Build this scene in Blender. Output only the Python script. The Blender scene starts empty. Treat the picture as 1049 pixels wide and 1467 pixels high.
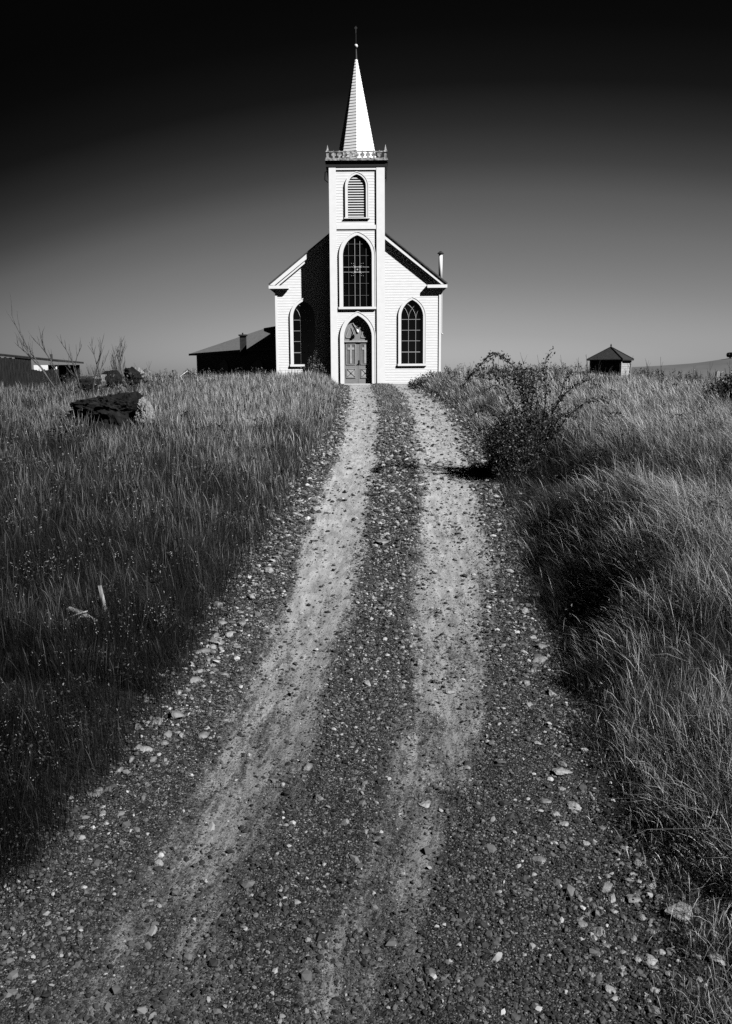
import bpy, math, random
import numpy as np
from mathutils import Vector, Matrix, noise as mnoise

R = math.radians
rng = np.random.default_rng(7)
random.seed(7)
scene = bpy.context.scene
COL = scene.collection

# ------------------------------------------------------------------ camera
F = 1300.0; PITCH = R(8.87); ROLL = R(-0.35); EYE = 3.3
cr, sr = math.cos(ROLL), math.sin(ROLL)
UPV = np.array([0, math.sin(PITCH), math.cos(PITCH)]); XV = np.array([1., 0, 0])
FW = np.array([0, math.cos(PITCH), -math.sin(PITCH)])
RIGHT = cr * XV + sr * UPV; UP = -sr * XV + cr * UPV
cam = bpy.data.cameras.new("camera"); camo = bpy.data.objects.new("camera", cam); COL.objects.link(camo)
camo.matrix_world = Matrix(((RIGHT[0], UP[0], -FW[0], 0), (RIGHT[1], UP[1], -FW[1], 0), (RIGHT[2], UP[2], -FW[2], EYE), (0, 0, 0, 1)))
cam.lens = F / 1467 * 36; cam.sensor_width = 36; cam.clip_end = 20000; cam.clip_start = 0.05
scene.camera = camo

def P(px, py, Y):
    """world x, z of the view ray through photo pixel (px, py) at distance Y"""
    d = FW + (px - 524.5) / F * RIGHT - (py - 733.5) / F * UP
    t = Y / d[1]
    return float(d[0] * t), float(EYE + d[2] * t)

# ------------------------------------------------------------------ terrain shape
_ky = np.array([-30, -4, 0, 8, 16, 20, 25, 30, 36, 42, 50, 56, 62, 70, 100, 200, 500, 1200, 9000.])
_kz = np.array([-2.9, -.39, 0, .78, 1.57, 1.87, 2.14, 2.31, 2.42, 2.48, 2.545, 2.55, 2.4, 1.9, -1, -12, -25, -32, -32.])
_dy = np.arange(-30, 130, .25)
_dz = np.convolve(np.pad(np.interp(_dy, _ky, _kz), 8, mode='edge'), np.ones(17) / 17, mode='valid')
def zr(y):
    y = np.asarray(y, float)
    return np.where(y < 120, np.interp(y, _dy, _dz), np.interp(y, _ky, _kz))

rows = [  # photo row: left edge, left track l/r, right track l/r, right edge
    (553, 490, 500, 532, 562, 588, 598), (560, 488, 501, 535, 570, 596, 603), (580, 492, 501, 543, 584, 632, 640), (600, 489, 496, 543, 588, 648, 663),
    (620, 482, 491, 543, 590, 662, 687), (650, 466, 486, 540, 592, 670, 709), (700, 436, 460, 529, 604, 684, 722),
    (800, 385, 430, 515, 598, 702, 768), (900, 318, 392, 495, 590, 700, 790), (1000, 262, 345, 465, 588, 700, 806),
    (1100, 200, 300, 430, 560, 672, 826), (1200, 110, 240, 395, 535, 645, 860), (1300, 20, 165, 345, 480, 620, 900),
    (1400, -65, 95, 300, 440, 600, 915), (1467, -125, 40, 275, 415, 590, 915)]
tab = []
for r_ in rows:
    out = []
    for px in r_[1:]:
        lo, hi = 1.0, 60.0
        for _ in range(40):
            m = (lo + hi) / 2
            x, z = P(px, r_[0], m)
            if z > zr(m): lo = m
            else: hi = m
        out.append((x, m))
    tab.append((sum(o[1] for o in out) / 6, [o[0] for o in out]))
tab.sort()
TY = np.array([t[0] for t in tab]); TX = np.array([t[1] for t in tab])
TY = np.concatenate([[-6, 1.0], TY, [60]]); TX = np.vstack([TX[0], TX[0], TX, TX[-1]])
def edge(i, y): return np.interp(y, TY, TX[:, i])

_wv = [(random.uniform(0, 6.28), random.uniform(0, 6.28)) for _ in range(24)]
def wav(x, y, lam, k0, n=5):
    s = 0
    for k in range(n):
        a, ph = _wv[(k0 + k) % 24]
        l = lam * (.7 + .16 * k)
        s = s + np.sin((x * math.cos(a) + y * math.sin(a)) * 6.283 / l + ph + 1.3 * np.sin((x * math.sin(a) - y * math.cos(a)) * 6.283 / l / 1.7 + ph * 2))
    return s / n
def sm(t):
    t = np.clip(t, 0, 1); return t * t * (3 - 2 * t)

def road_d(x, y):
    """signed distance outside the road edge (negative = on the road), wobbling a little"""
    w = .07 * wav(x, y, .9, 3) + .05 * wav(x, y, .35, 9)
    dr = x - edge(5, y) + w; dl = edge(0, y) - x + w
    return dl, dr

def height(x, y):
    x = np.asarray(x, float); y = np.asarray(y, float)
    z = zr(y)
    dl, dr = road_d(x, y)
    near = sm((62 - y) / 12)
    br = np.interp(y, [0, 4, 6, 8, 11, 14, 17, 22, 30, 45, 52], [.08, .12, .3, .68, .85, .74, .5, .36, .28, .2, .1])
    s = ((x - 3.7) * 2.5 + (y - 14.5) * 1.2) / 2.773 + .95
    win = sm((y - 5) / 3)
    right = br * sm(dr / 1.25)
    right = right + win * sm(dr / 1.2) * (-.8 * np.exp(-(s / .85) ** 2) * sm((24 - y) / 8) + .16 * np.exp(-((s + 1.7) / .9) ** 2) * sm((20 - y) / 6) + .12 * sm((s - .6) / 4)) - .06 * np.clip(dr - 5, 0, 12)
    bl = np.interp(y, [0, 4, 8, 15, 25, 40, 52], [.06, .12, .18, .2, .22, .27, .1])
    left = bl * sm(dl / 1.3) - .05 * np.clip(dl - 6.5, 0, 12) + .12 * np.exp(-((x + 2.6) / 1.6) ** 2 - ((y - 40) / 5) ** 2)
    z = z + near * np.where(dr > 0, right, 0) + near * np.where(dl > 0, left, 0)
    d = np.maximum(dl, dr)
    fade = sm((90 - y) / 30)
    z = z + fade * sm(d / .8) * (.05 * wav(x, y, 3.1, 0) + .025 * wav(x, y, 1.1, 5))
    on = sm(-d / .3)
    z = z + on * sm((50 - y) / 4) * (.012 * wav(x, y, .8, 2) + .006 * wav(x, y, .27, 7))
    lc = (edge(1, y) + edge(2, y)) / 2; rc = (edge(3, y) + edge(4, y)) / 2
    rut = np.exp(-((x - lc) / .32) ** 2) + np.exp(-((x - rc) / .34) ** 2)
    z = z - on * .035 * rut * sm((49 - y) / 5)
    # level pad round the church
    pad = sm((6.2 - np.abs(x + .38)) / 1.4) * sm((y - 48) / 1.8)
    z = z + pad * (np.minimum(z, 2.555) - z) * sm((75 - y) / 10)
    return z

# ------------------------------------------------------------------ materials
def mat(name, build=None, col=.5, rough=.7, **kw):
    m = bpy.data.materials.new(name); m.use_nodes = True
    nt = m.node_tree; b = nt.nodes['Principled BSDF']
    b.inputs['Base Color'].default_value = (col, col, col, 1)
    b.inputs['Roughness'].default_value = rough
    b.inputs['Specular IOR Level'].default_value = kw.get('spec', .3)
    if build: build(nt, b)
    return m
def N(nt, t, **kw):
    n = nt.nodes.new(t)
    for k, v in kw.items():
        if k in n.inputs: n.inputs[k].default_value = v
        else: setattr(n, k, v)
    return n
def noise(nt, scale, detail=4, vec=None, rough=.6):
    n = N(nt, 'ShaderNodeTexNoise'); n.inputs['Scale'].default_value = scale; n.inputs['Detail'].default_value = detail; n.inputs['Roughness'].default_value = rough
    if vec is not None: nt.links.new(vec, n.inputs['Vector'])
    return n.outputs['Fac']
def ramp(nt, src, stops):
    r = N(nt, 'ShaderNodeValToRGB')
    e = r.color_ramp.elements
    while len(e) < len(stops): e.new(.5)
    for k, (p, c) in enumerate(stops):
        e[k].position = p; e[k].color = (c, c, c, 1)
    nt.links.new(src, r.inputs['Fac'])
    return r.outputs['Color']
def coords(nt, sc=(1, 1, 1)):
    t = N(nt, 'ShaderNodeTexCoord'); m = N(nt, 'ShaderNodeMapping'); m.inputs['Scale'].default_value = sc
    nt.links.new(t.outputs['Object'], m.inputs['Vector']); return m.outputs['Vector']
def bump(nt, b, h, dist=.01, strength=1):
    bp = N(nt, 'ShaderNodeBump'); bp.inputs['Distance'].default_value = dist; bp.inputs['Strength'].default_value = strength
    nt.links.new(h, bp.inputs['Height']); nt.links.new(bp.outputs['Normal'], b.inputs['Normal'])
def two(name, c0, c1, scale, rough=.8, sc=(1, 1, 1), bd=.004, p0=.35, p1=.65, spec=.25, detail=5):
    def f(nt, b):
        v = coords(nt, sc); n = noise(nt, scale, detail, v)
        nt.links.new(ramp(nt, n, [(p0, c0), (p1, c1)]), b.inputs['Base Color'])
        if bd: bump(nt, b, noise(nt, scale * 3, 3, v), bd)
    return mat(name, f, rough=rough, spec=spec)

M = {}
M['white'] = two('white_paint', .78, .88, 3.0, .55, (1, 1, 6), .001)
M['trim'] = two('white_trim_paint', .82, .87, 5.0, .5, (1, 1, 1), .0004)
M['glass'] = mat('dark_window_glass', col=.003, rough=.04, spec=.3)
M['lead'] = mat('grey_muntin_paint', col=.32, rough=.6)
M['dim'] = mat('dull_lead_bar', col=.09, rough=.6)
M['iron'] = mat('black_iron', col=.02, rough=.6)
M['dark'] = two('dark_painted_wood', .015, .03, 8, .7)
M['door'] = two('grey_door_paint', .23, .29, 6, .6, (1, 1, 3))
M['doorl'] = two('light_door_moulding', .36, .46, 9, .6)
M['doorm'] = two('mid_door_panel', .14, .18, 9, .6)
M['weather'] = two('weathered_timber', .05, .5, 7, .8, (1, 1, 1), .006)
M['roof'] = two('wood_shingle_roof', .05, .10, 8, .9, (1, 1, 1), .01)
M['slate'] = two('grey_shingle_roof', .10, .15, 4, .9, (1, 1, 1), .01)
M['brownwall'] = two('dark_board_wall', .3, .42, 3, .9, (1, 1, 5), .005)
M['board'] = two('weathered_board', .006, .034, 4, .9, (6, 6, .6), .006)
M['greyboard'] = two('silvered_and_sunlit_board', .2, .4, 5, .9, (3, 3, .6), .006)  # also paints the sunlit side of the hut
M['darkboard'] = two('dark_and_shaded_board', .012, .03, 5, .9, (3, 3, .6), .006)  # also paints the shaded front of the hut
M['tin'] = mat('galvanised_pipe', col=.62, rough=.45)
M['rock_pale'] = two('pale_rock', .09, .3, 7, .9, (1, 1, 1), .02, .3, .7)
M['rock_dark'] = two('dark_lichened_rock', .018, .10, 2.2, .9, (1, 1, 1), .03, .45, .85)
M['rock_black'] = two('shade_black_lichened_rock', .003, .018, 5, .95, (1, 1, 1), .05, .5, .8)  # lichened rock, blackened further to paint the boulder's shaded front
M['rock_grey'] = two('grey_rock', .07, .2, 6, .9, (1, 1, 1), .02)
M['deadwood'] = two('bleached_wood', .12, .34, 14, .8, (1, 1, .15), .003)
M['twig'] = two('bare_twig_bark', .035, .09, 12, .8, (1, 1, 1), 0)
M['cane'] = mat('bramble_cane', col=.03, rough=.7)
M['hill'] = two('far_dry_grass_hill', .06, .10, .02, 1, (1, 1, 1), 0)

def attr_mat(name, attr, rough=.7, spec=.3, trans=0):
    m = bpy.data.materials.new(name); m.use_nodes = True
    nt = m.node_tree; b = nt.nodes['Principled BSDF']
    a = N(nt, 'ShaderNodeAttribute', attribute_name=attr)
    nt.links.new(a.outputs['Fac'], b.inputs['Base Color'])
    b.inputs['Roughness'].default_value = rough; b.inputs['Specular IOR Level'].default_value = spec
    if trans:
        t = N(nt, 'ShaderNodeBsdfTranslucent'); nt.links.new(a.outputs['Fac'], t.inputs['Color'])
        mx = N(nt, 'ShaderNodeMixShader'); mx.inputs[0].default_value = trans
        nt.links.new(b.outputs[0], mx.inputs[1]); nt.links.new(t.outputs[0], mx.inputs[2])
        nt.links.new(mx.outputs[0], nt.nodes['Material Output'].inputs['Surface'])
    return m
M['grass'] = attr_mat('grass_blade', 'tone', .55, .25, .2)
M['leaf'] = attr_mat('leaf', 'tone', .45, .4, .15)
M['pebble'] = attr_mat('pebble', 'tone', .8, .3)

def soil(nt, b):
    v = coords(nt)
    c = ramp(nt, noise(nt, 9, 6, v), [(.35, .008), (.7, .03)])
    nt.links.new(c, b.inputs['Base Color'])
    bump(nt, b, noise(nt, 25, 5, v), .03)
M['soil'] = mat('dark_soil', soil, rough=.95)

def roadm(nt, b):
    L = nt.links.new
    v = coords(nt)
    a = N(nt, 'ShaderNodeAttribute', attribute_name='track')
    # grain of crushed stone: every cell its own tone
    vo = N(nt, 'ShaderNodeTexVoronoi'); vo.inputs['Scale'].default_value = 75; L(v, vo.inputs['Vector'])
    sepc = N(nt, 'ShaderNodeSeparateColor'); L(vo.outputs['Color'], sepc.inputs[0])
    grav = ramp(nt, sepc.outputs[0], [(0, .004), (.55, .022), (.85, .07), (1, .18)])
    la = N(nt, 'ShaderNodeAttribute', attribute_name='lat'); sxyz = N(nt, 'ShaderNodeSeparateXYZ'); L(v, sxyz.inputs[0])
    sy = N(nt, 'ShaderNodeMath', operation='MULTIPLY'); L(sxyz.outputs[1], sy.inputs[0]); sy.inputs[1].default_value = .22
    cv = N(nt, 'ShaderNodeCombineXYZ'); L(la.outputs['Fac'], cv.inputs[0]); L(sy.outputs[0], cv.inputs[1]); cv = cv.outputs[0]
    dn = noise(nt, 9, 8, cv, .78)
    dust_shade = ramp(nt, dn, [(.32, .11), (.68, .36)])
    pw = ramp(nt, noise(nt, 40, 6, v, .8), [(.3, 0), (.7, 1)])
    # patchy threshold
    n2 = noise(nt, 6, 9, cv, .82)
    ad = N(nt, 'ShaderNodeMath', operation='ADD'); L(a.outputs['Fac'], ad.inputs[0])
    sc = N(nt, 'ShaderNodeMath', operation='MULTIPLY_ADD'); L(n2, sc.inputs[0]); sc.inputs[1].default_value = 3.0; sc.inputs[2].default_value = -1.46
    L(sc.outputs[0], ad.inputs[1])
    sc2 = N(nt, 'ShaderNodeMath', operation='MULTIPLY_ADD'); L(pw, sc2.inputs[0]); sc2.inputs[1].default_value = .7; sc2.inputs[2].default_value = -.35
    ad2 = N(nt, 'ShaderNodeMath', operation='ADD'); L(ad.outputs[0], ad2.inputs[0]); L(sc2.outputs[0], ad2.inputs[1])
    f = ramp(nt, ad2.outputs[0], [(.34, 0), (.78, 1)])
    pa = N(nt, 'ShaderNodeAttribute', attribute_name='dust_shade')     # track tone factor, dimmed near the camera to paint a burnt-in foreground
    dm = N(nt, 'ShaderNodeMix', data_type='RGBA'); dm.blend_type = 'MULTIPLY'; dm.inputs[0].default_value = 1; L(dust_shade, dm.inputs[6]); L(pa.outputs['Fac'], dm.inputs[7])
    mx = N(nt, 'ShaderNodeMix', data_type='RGBA'); L(f, mx.inputs[0]); L(grav, mx.inputs[6]); L(dm.outputs[2], mx.inputs[7])
    L(mx.outputs[2], b.inputs['Base Color'])
    h1 = N(nt, 'ShaderNodeMath', operation='MULTIPLY'); h1.inputs[1].default_value = -1; L(vo.outputs['Distance'], h1.inputs[0])
    inv = N(nt, 'ShaderNodeMath', operation='SUBTRACT'); inv.inputs[0].default_value = 1.15; L(f, inv.inputs[1])
    h2 = N(nt, 'ShaderNodeMath', operation='MULTIPLY'); L(h1.outputs[0], h2.inputs[0]); L(inv.outputs[0], h2.inputs[1])
    nb = N(nt, 'ShaderNodeMath', operation='MULTIPLY_ADD'); L(noise(nt, 30, 6, v, .7), nb.inputs[0]); nb.inputs[1].default_value = .9; L(h2.outputs[0], nb.inputs[2])
    bump(nt, b, nb.outputs[0], .016, 1)
M['road'] = mat('gravel_road', roadm, rough=.9, spec=.2)

# ------------------------------------------------------------------ mesh helpers
class MB:
    def __init__(s): s.v = []; s.f = []
    def add(s, vs, fs):
        o = len(s.v); s.v += [tuple(float(c) for c in q) for q in vs]; s.f += [tuple(o + i for i in q) for q in fs]; return s
    def box(s, x0, x1, y0, y1, z0, z1):
        return s.add([(x0, y0, z0), (x1, y0, z0), (x1, y1, z0), (x0, y1, z0), (x0, y0, z1), (x1, y0, z1), (x1, y1, z1), (x0, y1, z1)],
                     [(0, 3, 2, 1), (4, 5, 6, 7), (0, 1, 5, 4), (1, 2, 6, 5), (2, 3, 7, 6), (3, 0, 4, 7)])
    def prism(s, pts, y0, y1):
        """polygon in x,z extruded along y"""
        n = len(pts)
        return s.add([(x, y0, z) for x, z in pts] + [(x, y1, z) for x, z in pts],
                     [tuple(range(n)), tuple(range(2 * n - 1, n - 1, -1))] + [(i, n + i, n + (i + 1) % n, (i + 1) % n) for i in range(n)])
    def tube(s, pts, rad, n=6):
        pts = [Vector(p) for p in pts]
        if not hasattr(rad, '__len__'): rad = [rad] * len(pts)
        vs = []; fs = []
        for i, p in enumerate(pts):
            d = (pts[min(i + 1, len(pts) - 1)] - pts[max(i - 1, 0)]).normalized()
            a = d.cross(Vector((0, 1, 0)) if abs(d.y) < .9 else Vector((1, 0, 0))).normalized(); b_ = d.cross(a)
            for k in range(n):
                t = 6.2832 * k / n; vs.append(p + (a * math.cos(t) + b_ * math.sin(t)) * rad[i])
        for i in range(len(pts) - 1):
            for k in range(n): fs.append((i * n + k, i * n + (k + 1) % n, (i + 1) * n + (k + 1) % n, (i + 1) * n + k))
        fs.append(tuple(range(n))[::-1]); fs.append(tuple((len(pts) - 1) * n + k for k in range(n)))
        return s.add(vs, fs)
    def build(s, name, m, parent=None, smooth=False):
        me = bpy.data.meshes.new(name); me.from_pydata(s.v, [], s.f); me.validate(); me.update()
        import bmesh
        bm = bmesh.new(); bm.from_mesh(me); bmesh.ops.recalc_face_normals(bm, faces=bm.faces); bm.to_mesh(me); bm.free()
        me.materials.append(m)
        if smooth: me.shade_smooth()
        else: me.shade_flat()
        o = bpy.data.objects.new(name, me); COL.objects.link(o)
        if parent: o.parent = parent; o.matrix_parent_inverse = parent.matrix_world.inverted()
        return o
def tag(o, label=None, cat=None, group=None, kind=None):
    if label: o['label'] = label
    if cat: o['category'] = cat
    if group: o['group'] = group
    if kind: o['kind'] = kind
    return o
def empty(name, loc, label, cat, group=None):
    o = bpy.data.objects.new(name, None); o.location = loc; COL.objects.link(o); o.matrix_world = Matrix.Translation(loc)
    return tag(o, label, cat, group)

def big_mesh(name, V, Fq, Ft, m, attrs=None, smooth=False):
    """numpy mesh of quads and triangles"""
    me = bpy.data.meshes.new(name)
    nq, ntq = (len(Fq) if Fq is not None else 0), (len(Ft) if Ft is not None else 0)
    me.vertices.add(len(V)); me.vertices.foreach_set('co', np.ascontiguousarray(V, np.float32).ravel())
    loops = np.concatenate([x.ravel() for x in (Fq, Ft) if x is not None]).astype(np.int32)
    me.loops.add(len(loops)); me.loops.foreach_set('vertex_index', loops)
    starts = np.concatenate([np.arange(nq) * 4, nq * 4 + np.arange(ntq) * 3]).astype(np.int32)
    me.polygons.add(nq + ntq); me.polygons.foreach_set('loop_start', starts)
    me.update(calc_edges=True); me.validate()
    for k, a in (attrs or {}).items():
        at = me.attributes.new(k, 'FLOAT', 'POINT'); at.data.foreach_set('value', np.ascontiguousarray(a, np.float32))
    me.materials.append(m)
    if smooth: me.shade_smooth()
    else: me.shade_flat()
    o = bpy.data.objects.new(name, me); COL.objects.link(o)
    return o
def grid_faces(nx, ny):
    i = np.arange((ny - 1) * (nx - 1)); r, c = i // (nx - 1), i % (nx - 1); a = r * nx + c
    return np.stack([a, a + 1, a + nx + 1, a + nx], 1)

# ------------------------------------------------------------------ ground
def stretch(*segs):
    out = []
    for a, b_, st in segs: out += list(np.arange(a, b_, st))
    return out
ys = np.array([-300, -100, -40, -20, -10, -6] + stretch((-4, 20, .1), (20, 62, .25)) + list(62 * 1.12 ** np.arange(0, 44)))
xr_ = stretch((0, 9, .12), (9, 20, .35)) + list(20 * 1.15 ** np.arange(0, 44))
xs = np.array(sorted(set([-a for a in xr_] + xr_)))
X, Y = np.meshgrid(xs, ys)
Z = height(X, Y)
dl, dr = road_d(X, Y); d = np.maximum(dl, dr)
Z = Z - .09 * sm(-(d + .02) / .12) * (Y < 50.5)
ground = big_mesh('ground', np.stack([X, Y, Z], -1).reshape(-1, 3), grid_faces(len(xs), len(ys)), None, M['soil'], smooth=True)
tag(ground, kind='structure')

# road sheet
ry = np.array(stretch((-3, 12, .05), (12, 25, .1), (25, 49.93, .2)) + [49.93])
us = np.linspace(0, 1, 110)
RX = []; RY = []
for y in ry:
    a, b_ = float(edge(0, y)) - .35, float(edge(5, y)) + .35
    RX.append(a + (b_ - a) * us); RY.append(np.full_like(us, y))
RX = np.array(RX); RY = np.array(RY)
dl, dr = road_d(RX, RY); d = np.maximum(dl, dr)
RZ = height(RX, RY) + .006 - .45 * np.clip(d, 0, 1)
# trodden wheel tracks: worn pale earth between loose dark gravel
def track(x, y):
    t = 0
    for a, b_, k in ((1, 2, 1.0), (3, 4, .92)):
        l, r_ = edge(a, y), edge(b_, y); c = (l + r_) / 2; h = (r_ - l) / 2
        t = np.maximum(t, k * sm(1.58 - np.abs(x - c) / np.maximum(h, .1) * .98 + .16 * wav(x * 1.6, y * .3, .9, 14)))
    near = np.interp(y, [2.5, 4.5, 6.5, 9, 14], [.42, .58, .75, .93, 1.0])
    return np.clip(t * near + .12 * wav(x * 2.2, y * .35, 1.0, 11), 0, 1.1)
far = np.interp(RY, [10, 22, 30, 45], [0, .15, .25, .3])
TR = np.clip(track(RX, RY) + far * (1 - track(RX, RY)) * .6, 0, 1.1)
road = big_mesh('gravel_road', np.stack([RX, RY, RZ], -1).reshape(-1, 3), grid_faces(110, len(ry)), None, M['road'], {'track': TR.ravel(), 'lat': (RX - np.interp(RY, TY, (TX[:, 1] + TX[:, 2]) / 2)).ravel(), 'dust_shade': (np.interp(RY, [3, 5, 7.5, 11, 15], [.55, .64, .86, 1.05, 1.22]) * (1 + .12 * wav(RX, RY * .4, 1.3, 6))).ravel()}, smooth=True)  # last attribute paints the foreground burn as a darker near track
tag(road, kind='structure')

# ------------------------------------------------------------------ loose gravel
def pebbles(n, ymin, ymax, smin, smax, pw):
    u = rng.random(n * 3); a, b_ = ymin ** -pw, ymax ** -pw
    y = (a + (b_ - a) * u) ** (-1 / pw)
    e0, e5 = edge(0, y), edge(5, y)
    x = e0 - .35 + rng.random(len(y)) * (e5 - e0 + .75 + 1.5 * (y < 6.5))
    tr = track(x, y); dl, dr = road_d(x, y); dd = np.maximum(dl, dr)
    clump = .5 + .5 * wav(x, y, .5, 13)
    prob = np.clip(1 - 1.0 * tr, .05, 1) * (.2 + .8 * np.clip(clump * 1.5 - .1 + .5 * wav(x, y, .17, 4), 0, 1)) * np.clip(1 - dd / .5, .0, 1)
    prob = np.maximum(prob, ((dr > 0) & (dr < 2.2) & (y < 6.3)) * .55)
    k = (rng.random(len(y)) < prob) & (y < 49.5)
    x, y = x[k][:n], y[k][:n]
    s = smin * (smax / smin) ** (rng.random(len(x)) ** 2.2)
    s = s * np.clip(y / 7, .85, 2.6)
    return x, y, s
octv = np.array([(1, 0, 0), (-1, 0, 0), (0, 1, 0), (0, -1, 0), (0, 0, 1), (0, 0, -1)], float)
octf = np.array([(0, 2, 4), (2, 1, 4), (1, 3, 4), (3, 0, 4), (2, 0, 5), (1, 2, 5), (3, 1, 5), (0, 3, 5)])
g = (1 + 5 ** .5) / 2
icov = np.array([(-1, g, 0), (1, g, 0), (-1, -g, 0), (1, -g, 0), (0, -1, g), (0, 1, g), (0, -1, -g), (0, 1, -g), (g, 0, -1), (g, 0, 1), (-g, 0, -1), (-g, 0, 1)]) / math.sqrt(1 + g * g)
icof = np.array([(0, 11, 5), (0, 5, 1), (0, 1, 7), (0, 7, 10), (0, 10, 11), (1, 5, 9), (5, 11, 4), (11, 10, 2), (10, 7, 6), (7, 1, 8), (3, 9, 4), (3, 4, 2), (3, 2, 6), (3, 6, 8), (3, 8, 9), (4, 9, 5), (2, 4, 11), (6, 2, 10), (8, 6, 7), (9, 8, 1)])
def scatter(base, faces, x, y, s, tone, sink=.35):
    n = len(x); nv = len(base)
    V = base[None] * (1 + .8 * (rng.random((n, nv, 3)) - .5))
    sc = np.stack([1 + .5 * rng.random(n), .7 + .5 * rng.random(n), .45 + .4 * rng.random(n)], 1)
    V = V * sc[:, None] * s[:, None, None]
    t = rng.random(n) * 6.283; c, s_ = np.cos(t), np.sin(t)
    tl = (rng.random(n) - .5) * .9
    x1 = V[..., 0]; z1 = V[..., 2]
    V[..., 0], V[..., 2] = x1 * np.cos(tl)[:, None] - z1 * np.sin(tl)[:, None], x1 * np.sin(tl)[:, None] + z1 * np.cos(tl)[:, None]
    x1 = V[..., 0].copy(); y1 = V[..., 1].copy()
    V[..., 0] = x1 * c[:, None] - y1 * s_[:, None] + x[:, None]
    V[..., 1] = x1 * s_[:, None] + y1 * c[:, None] + y[:, None]
    V[..., 2] += (height(x, y) + .006 + s * sink)[:, None]
    Fc = faces[None] + (np.arange(n) * nv)[:, None, None]
    return V.reshape(-1, 3), Fc.reshape(-1, 3), np.repeat(tone, nv)
def tones(n, y):
    br_ = np.interp(y, [4, 9, 20], [.05, .2, .32])
    return np.where(rng.random(n) < br_, .12 + .22 * rng.random(n), .010 + .10 * rng.random(n) ** 1.8) * np.interp(y, [3.2, 7], [.72, 1])
x, y, s = pebbles(230000, 3.0, 49, .003, .009, 1.0)
A = scatter(octv, octf, x, y, s, tones(len(x), y))
x, y, s = pebbles(52000, 3.0, 45, .0055, .019, .6)
B = scatter(icov, icof, x, y, s, tones(len(x), y) * np.where((x > edge(5, y)) & (y < 6.2), 1.35, 1.0))
x, y, s = pebbles(2600, 3.0, 40, .014, .034, .5)
C_ = scatter(icov, icof, x, y, s / np.clip(y / 7, .85, 2.6) * np.clip(y / 8, .9, 1.7), tones(len(x), y) * 1.3, .1)
V = np.vstack([A[0], B[0], C_[0]]); Ft = np.vstack([A[1], B[1] + len(A[0]), C_[1] + len(A[0]) + len(B[0])])
gv = big_mesh('loose_gravel', V, None, Ft, M['pebble'], {'tone': np.concatenate([A[2], B[2], C_[2]])})
tag(gv, 'loose dark and pale gravel strewn over the shoulders and middle of the road', 'gravel', kind='stuff')

# ------------------------------------------------------------------ grass
def blades(x, y, hgt, wid, lean, curl, tone, head=None):
    """x, y roots; lean (n,2) horizontal drift at the tip as a share of height"""
    n = len(x); z = height(x, y) - .02
    T = np.array([0, .4, .75, 1.0])
    a = rng.random(n) * 3.1416
    wx, wy = np.cos(a), np.sin(a)
    px = x[:, None] + hgt[:, None] * (lean[:, :1] * T ** 1.6)
    py = y[:, None] + hgt[:, None] * (lean[:, 1:] * T ** 1.6)
    drop = np.hypot(lean[:, 0], lean[:, 1]) * curl
    pz = z[:, None] + hgt[:, None] * (T - drop[:, None] * .45 * T ** 3)
    prof = np.tile(np.array([1, .9, .6]), (n, 1))
    if head is not None: prof = np.where(head[:, None], np.array([.5, .5, 1.5]), prof)
    V = np.empty((n, 7, 3))
    for k in range(3):
        for j, sg in ((0, -.5), (1, .5)):
            V[:, 2 * k + j, 0] = px[:, k] + sg * wid * prof[:, k] * wx
            V[:, 2 * k + j, 1] = py[:, k] + sg * wid * prof[:, k] * wy
            V[:, 2 * k + j, 2] = pz[:, k]
    V[:, 6, 0] = px[:, 3]; V[:, 6, 1] = py[:, 3]; V[:, 6, 2] = pz[:, 3]
    b_ = (np.arange(n) * 7)[:, None]
    Fq = np.vstack([b_ + np.array([0, 1, 3, 2]), b_ + np.array([2, 3, 5, 4])]); Ft = b_ + np.array([4, 5, 6])
    tv = tone[:, None] * np.array([.75, .75, .9, .9, 1.1, 1.1, 1.1])
    return V.reshape(-1, 3), Fq, Ft, tv.ravel()
def sample(n, y0, y1, pw, spread=.52, wing=False):
    u = rng.random(n); 
    if pw == 0: y = y0 * (y1 / y0) ** u
    else: a, b_ = y0 ** -pw, y1 ** -pw; y = (a + (b_ - a) * u) ** (-1 / pw)
    x = (rng.random(n) * 2 - 1) * spread * (y + .6)
    if wing:                                   # beyond the sides of the picture
        sgn = np.where(rng.random(n) < .5, -1, 1); x = sgn * (spread * (y + .6) + rng.random(n) * (4.5 + .1 * y))
    return x, y
ALLV = []; ALLQ = []; ALLT = []; ALLA = []; off = 0
def dryness(x, y):
    dl, dr = road_d(x, y)
    # greener by the road, drier uphill; bank and swale shade painted into it
    L_ = np.interp(y, [3, 7, 10, 13, 17, 24], [.03, .05, .10, .22, .42, .6])
    L_ = L_ * np.interp(x / np.maximum(y, 1), [-.42, -.3, -.15], [.45, .75, 1])  # fewer pale stalks towards the left edge paint a vignette
    s = ((x - 3.7) * 2.5 + (y - 14.5) * 1.2) / 2.773 + .95
    Rr = .18 + .75 * sm((dr - .9) / .8) * sm((y - 6.5) / 2.5)
    Rr = np.where(y > 18, .6, Rr) * (1 - .9 * np.exp(-((s - .1) / .8) ** 2) * (y < 22) * (y > 7))  # fewer pale stalks in the swale to paint its shade
    Rr = np.where(y < 6.3, .45, Rr)
    face = (dr > 0) * sm((.85 - dr) / .4) * sm((y - 6.2) / 1.2) * sm((17 - y) / 3)
    Rr = Rr * (1 - .55 * face)  # bank face loses pale stalks to stand for its shade
    dd = np.where(x < (edge(0, y) + edge(5, y)) / 2, L_, Rr)
    return np.clip(dd * .85 + .16 * wav(x, y, 2.6, 4) + .1 * wav(x, y, .8, 15), .02, .95)
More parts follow.
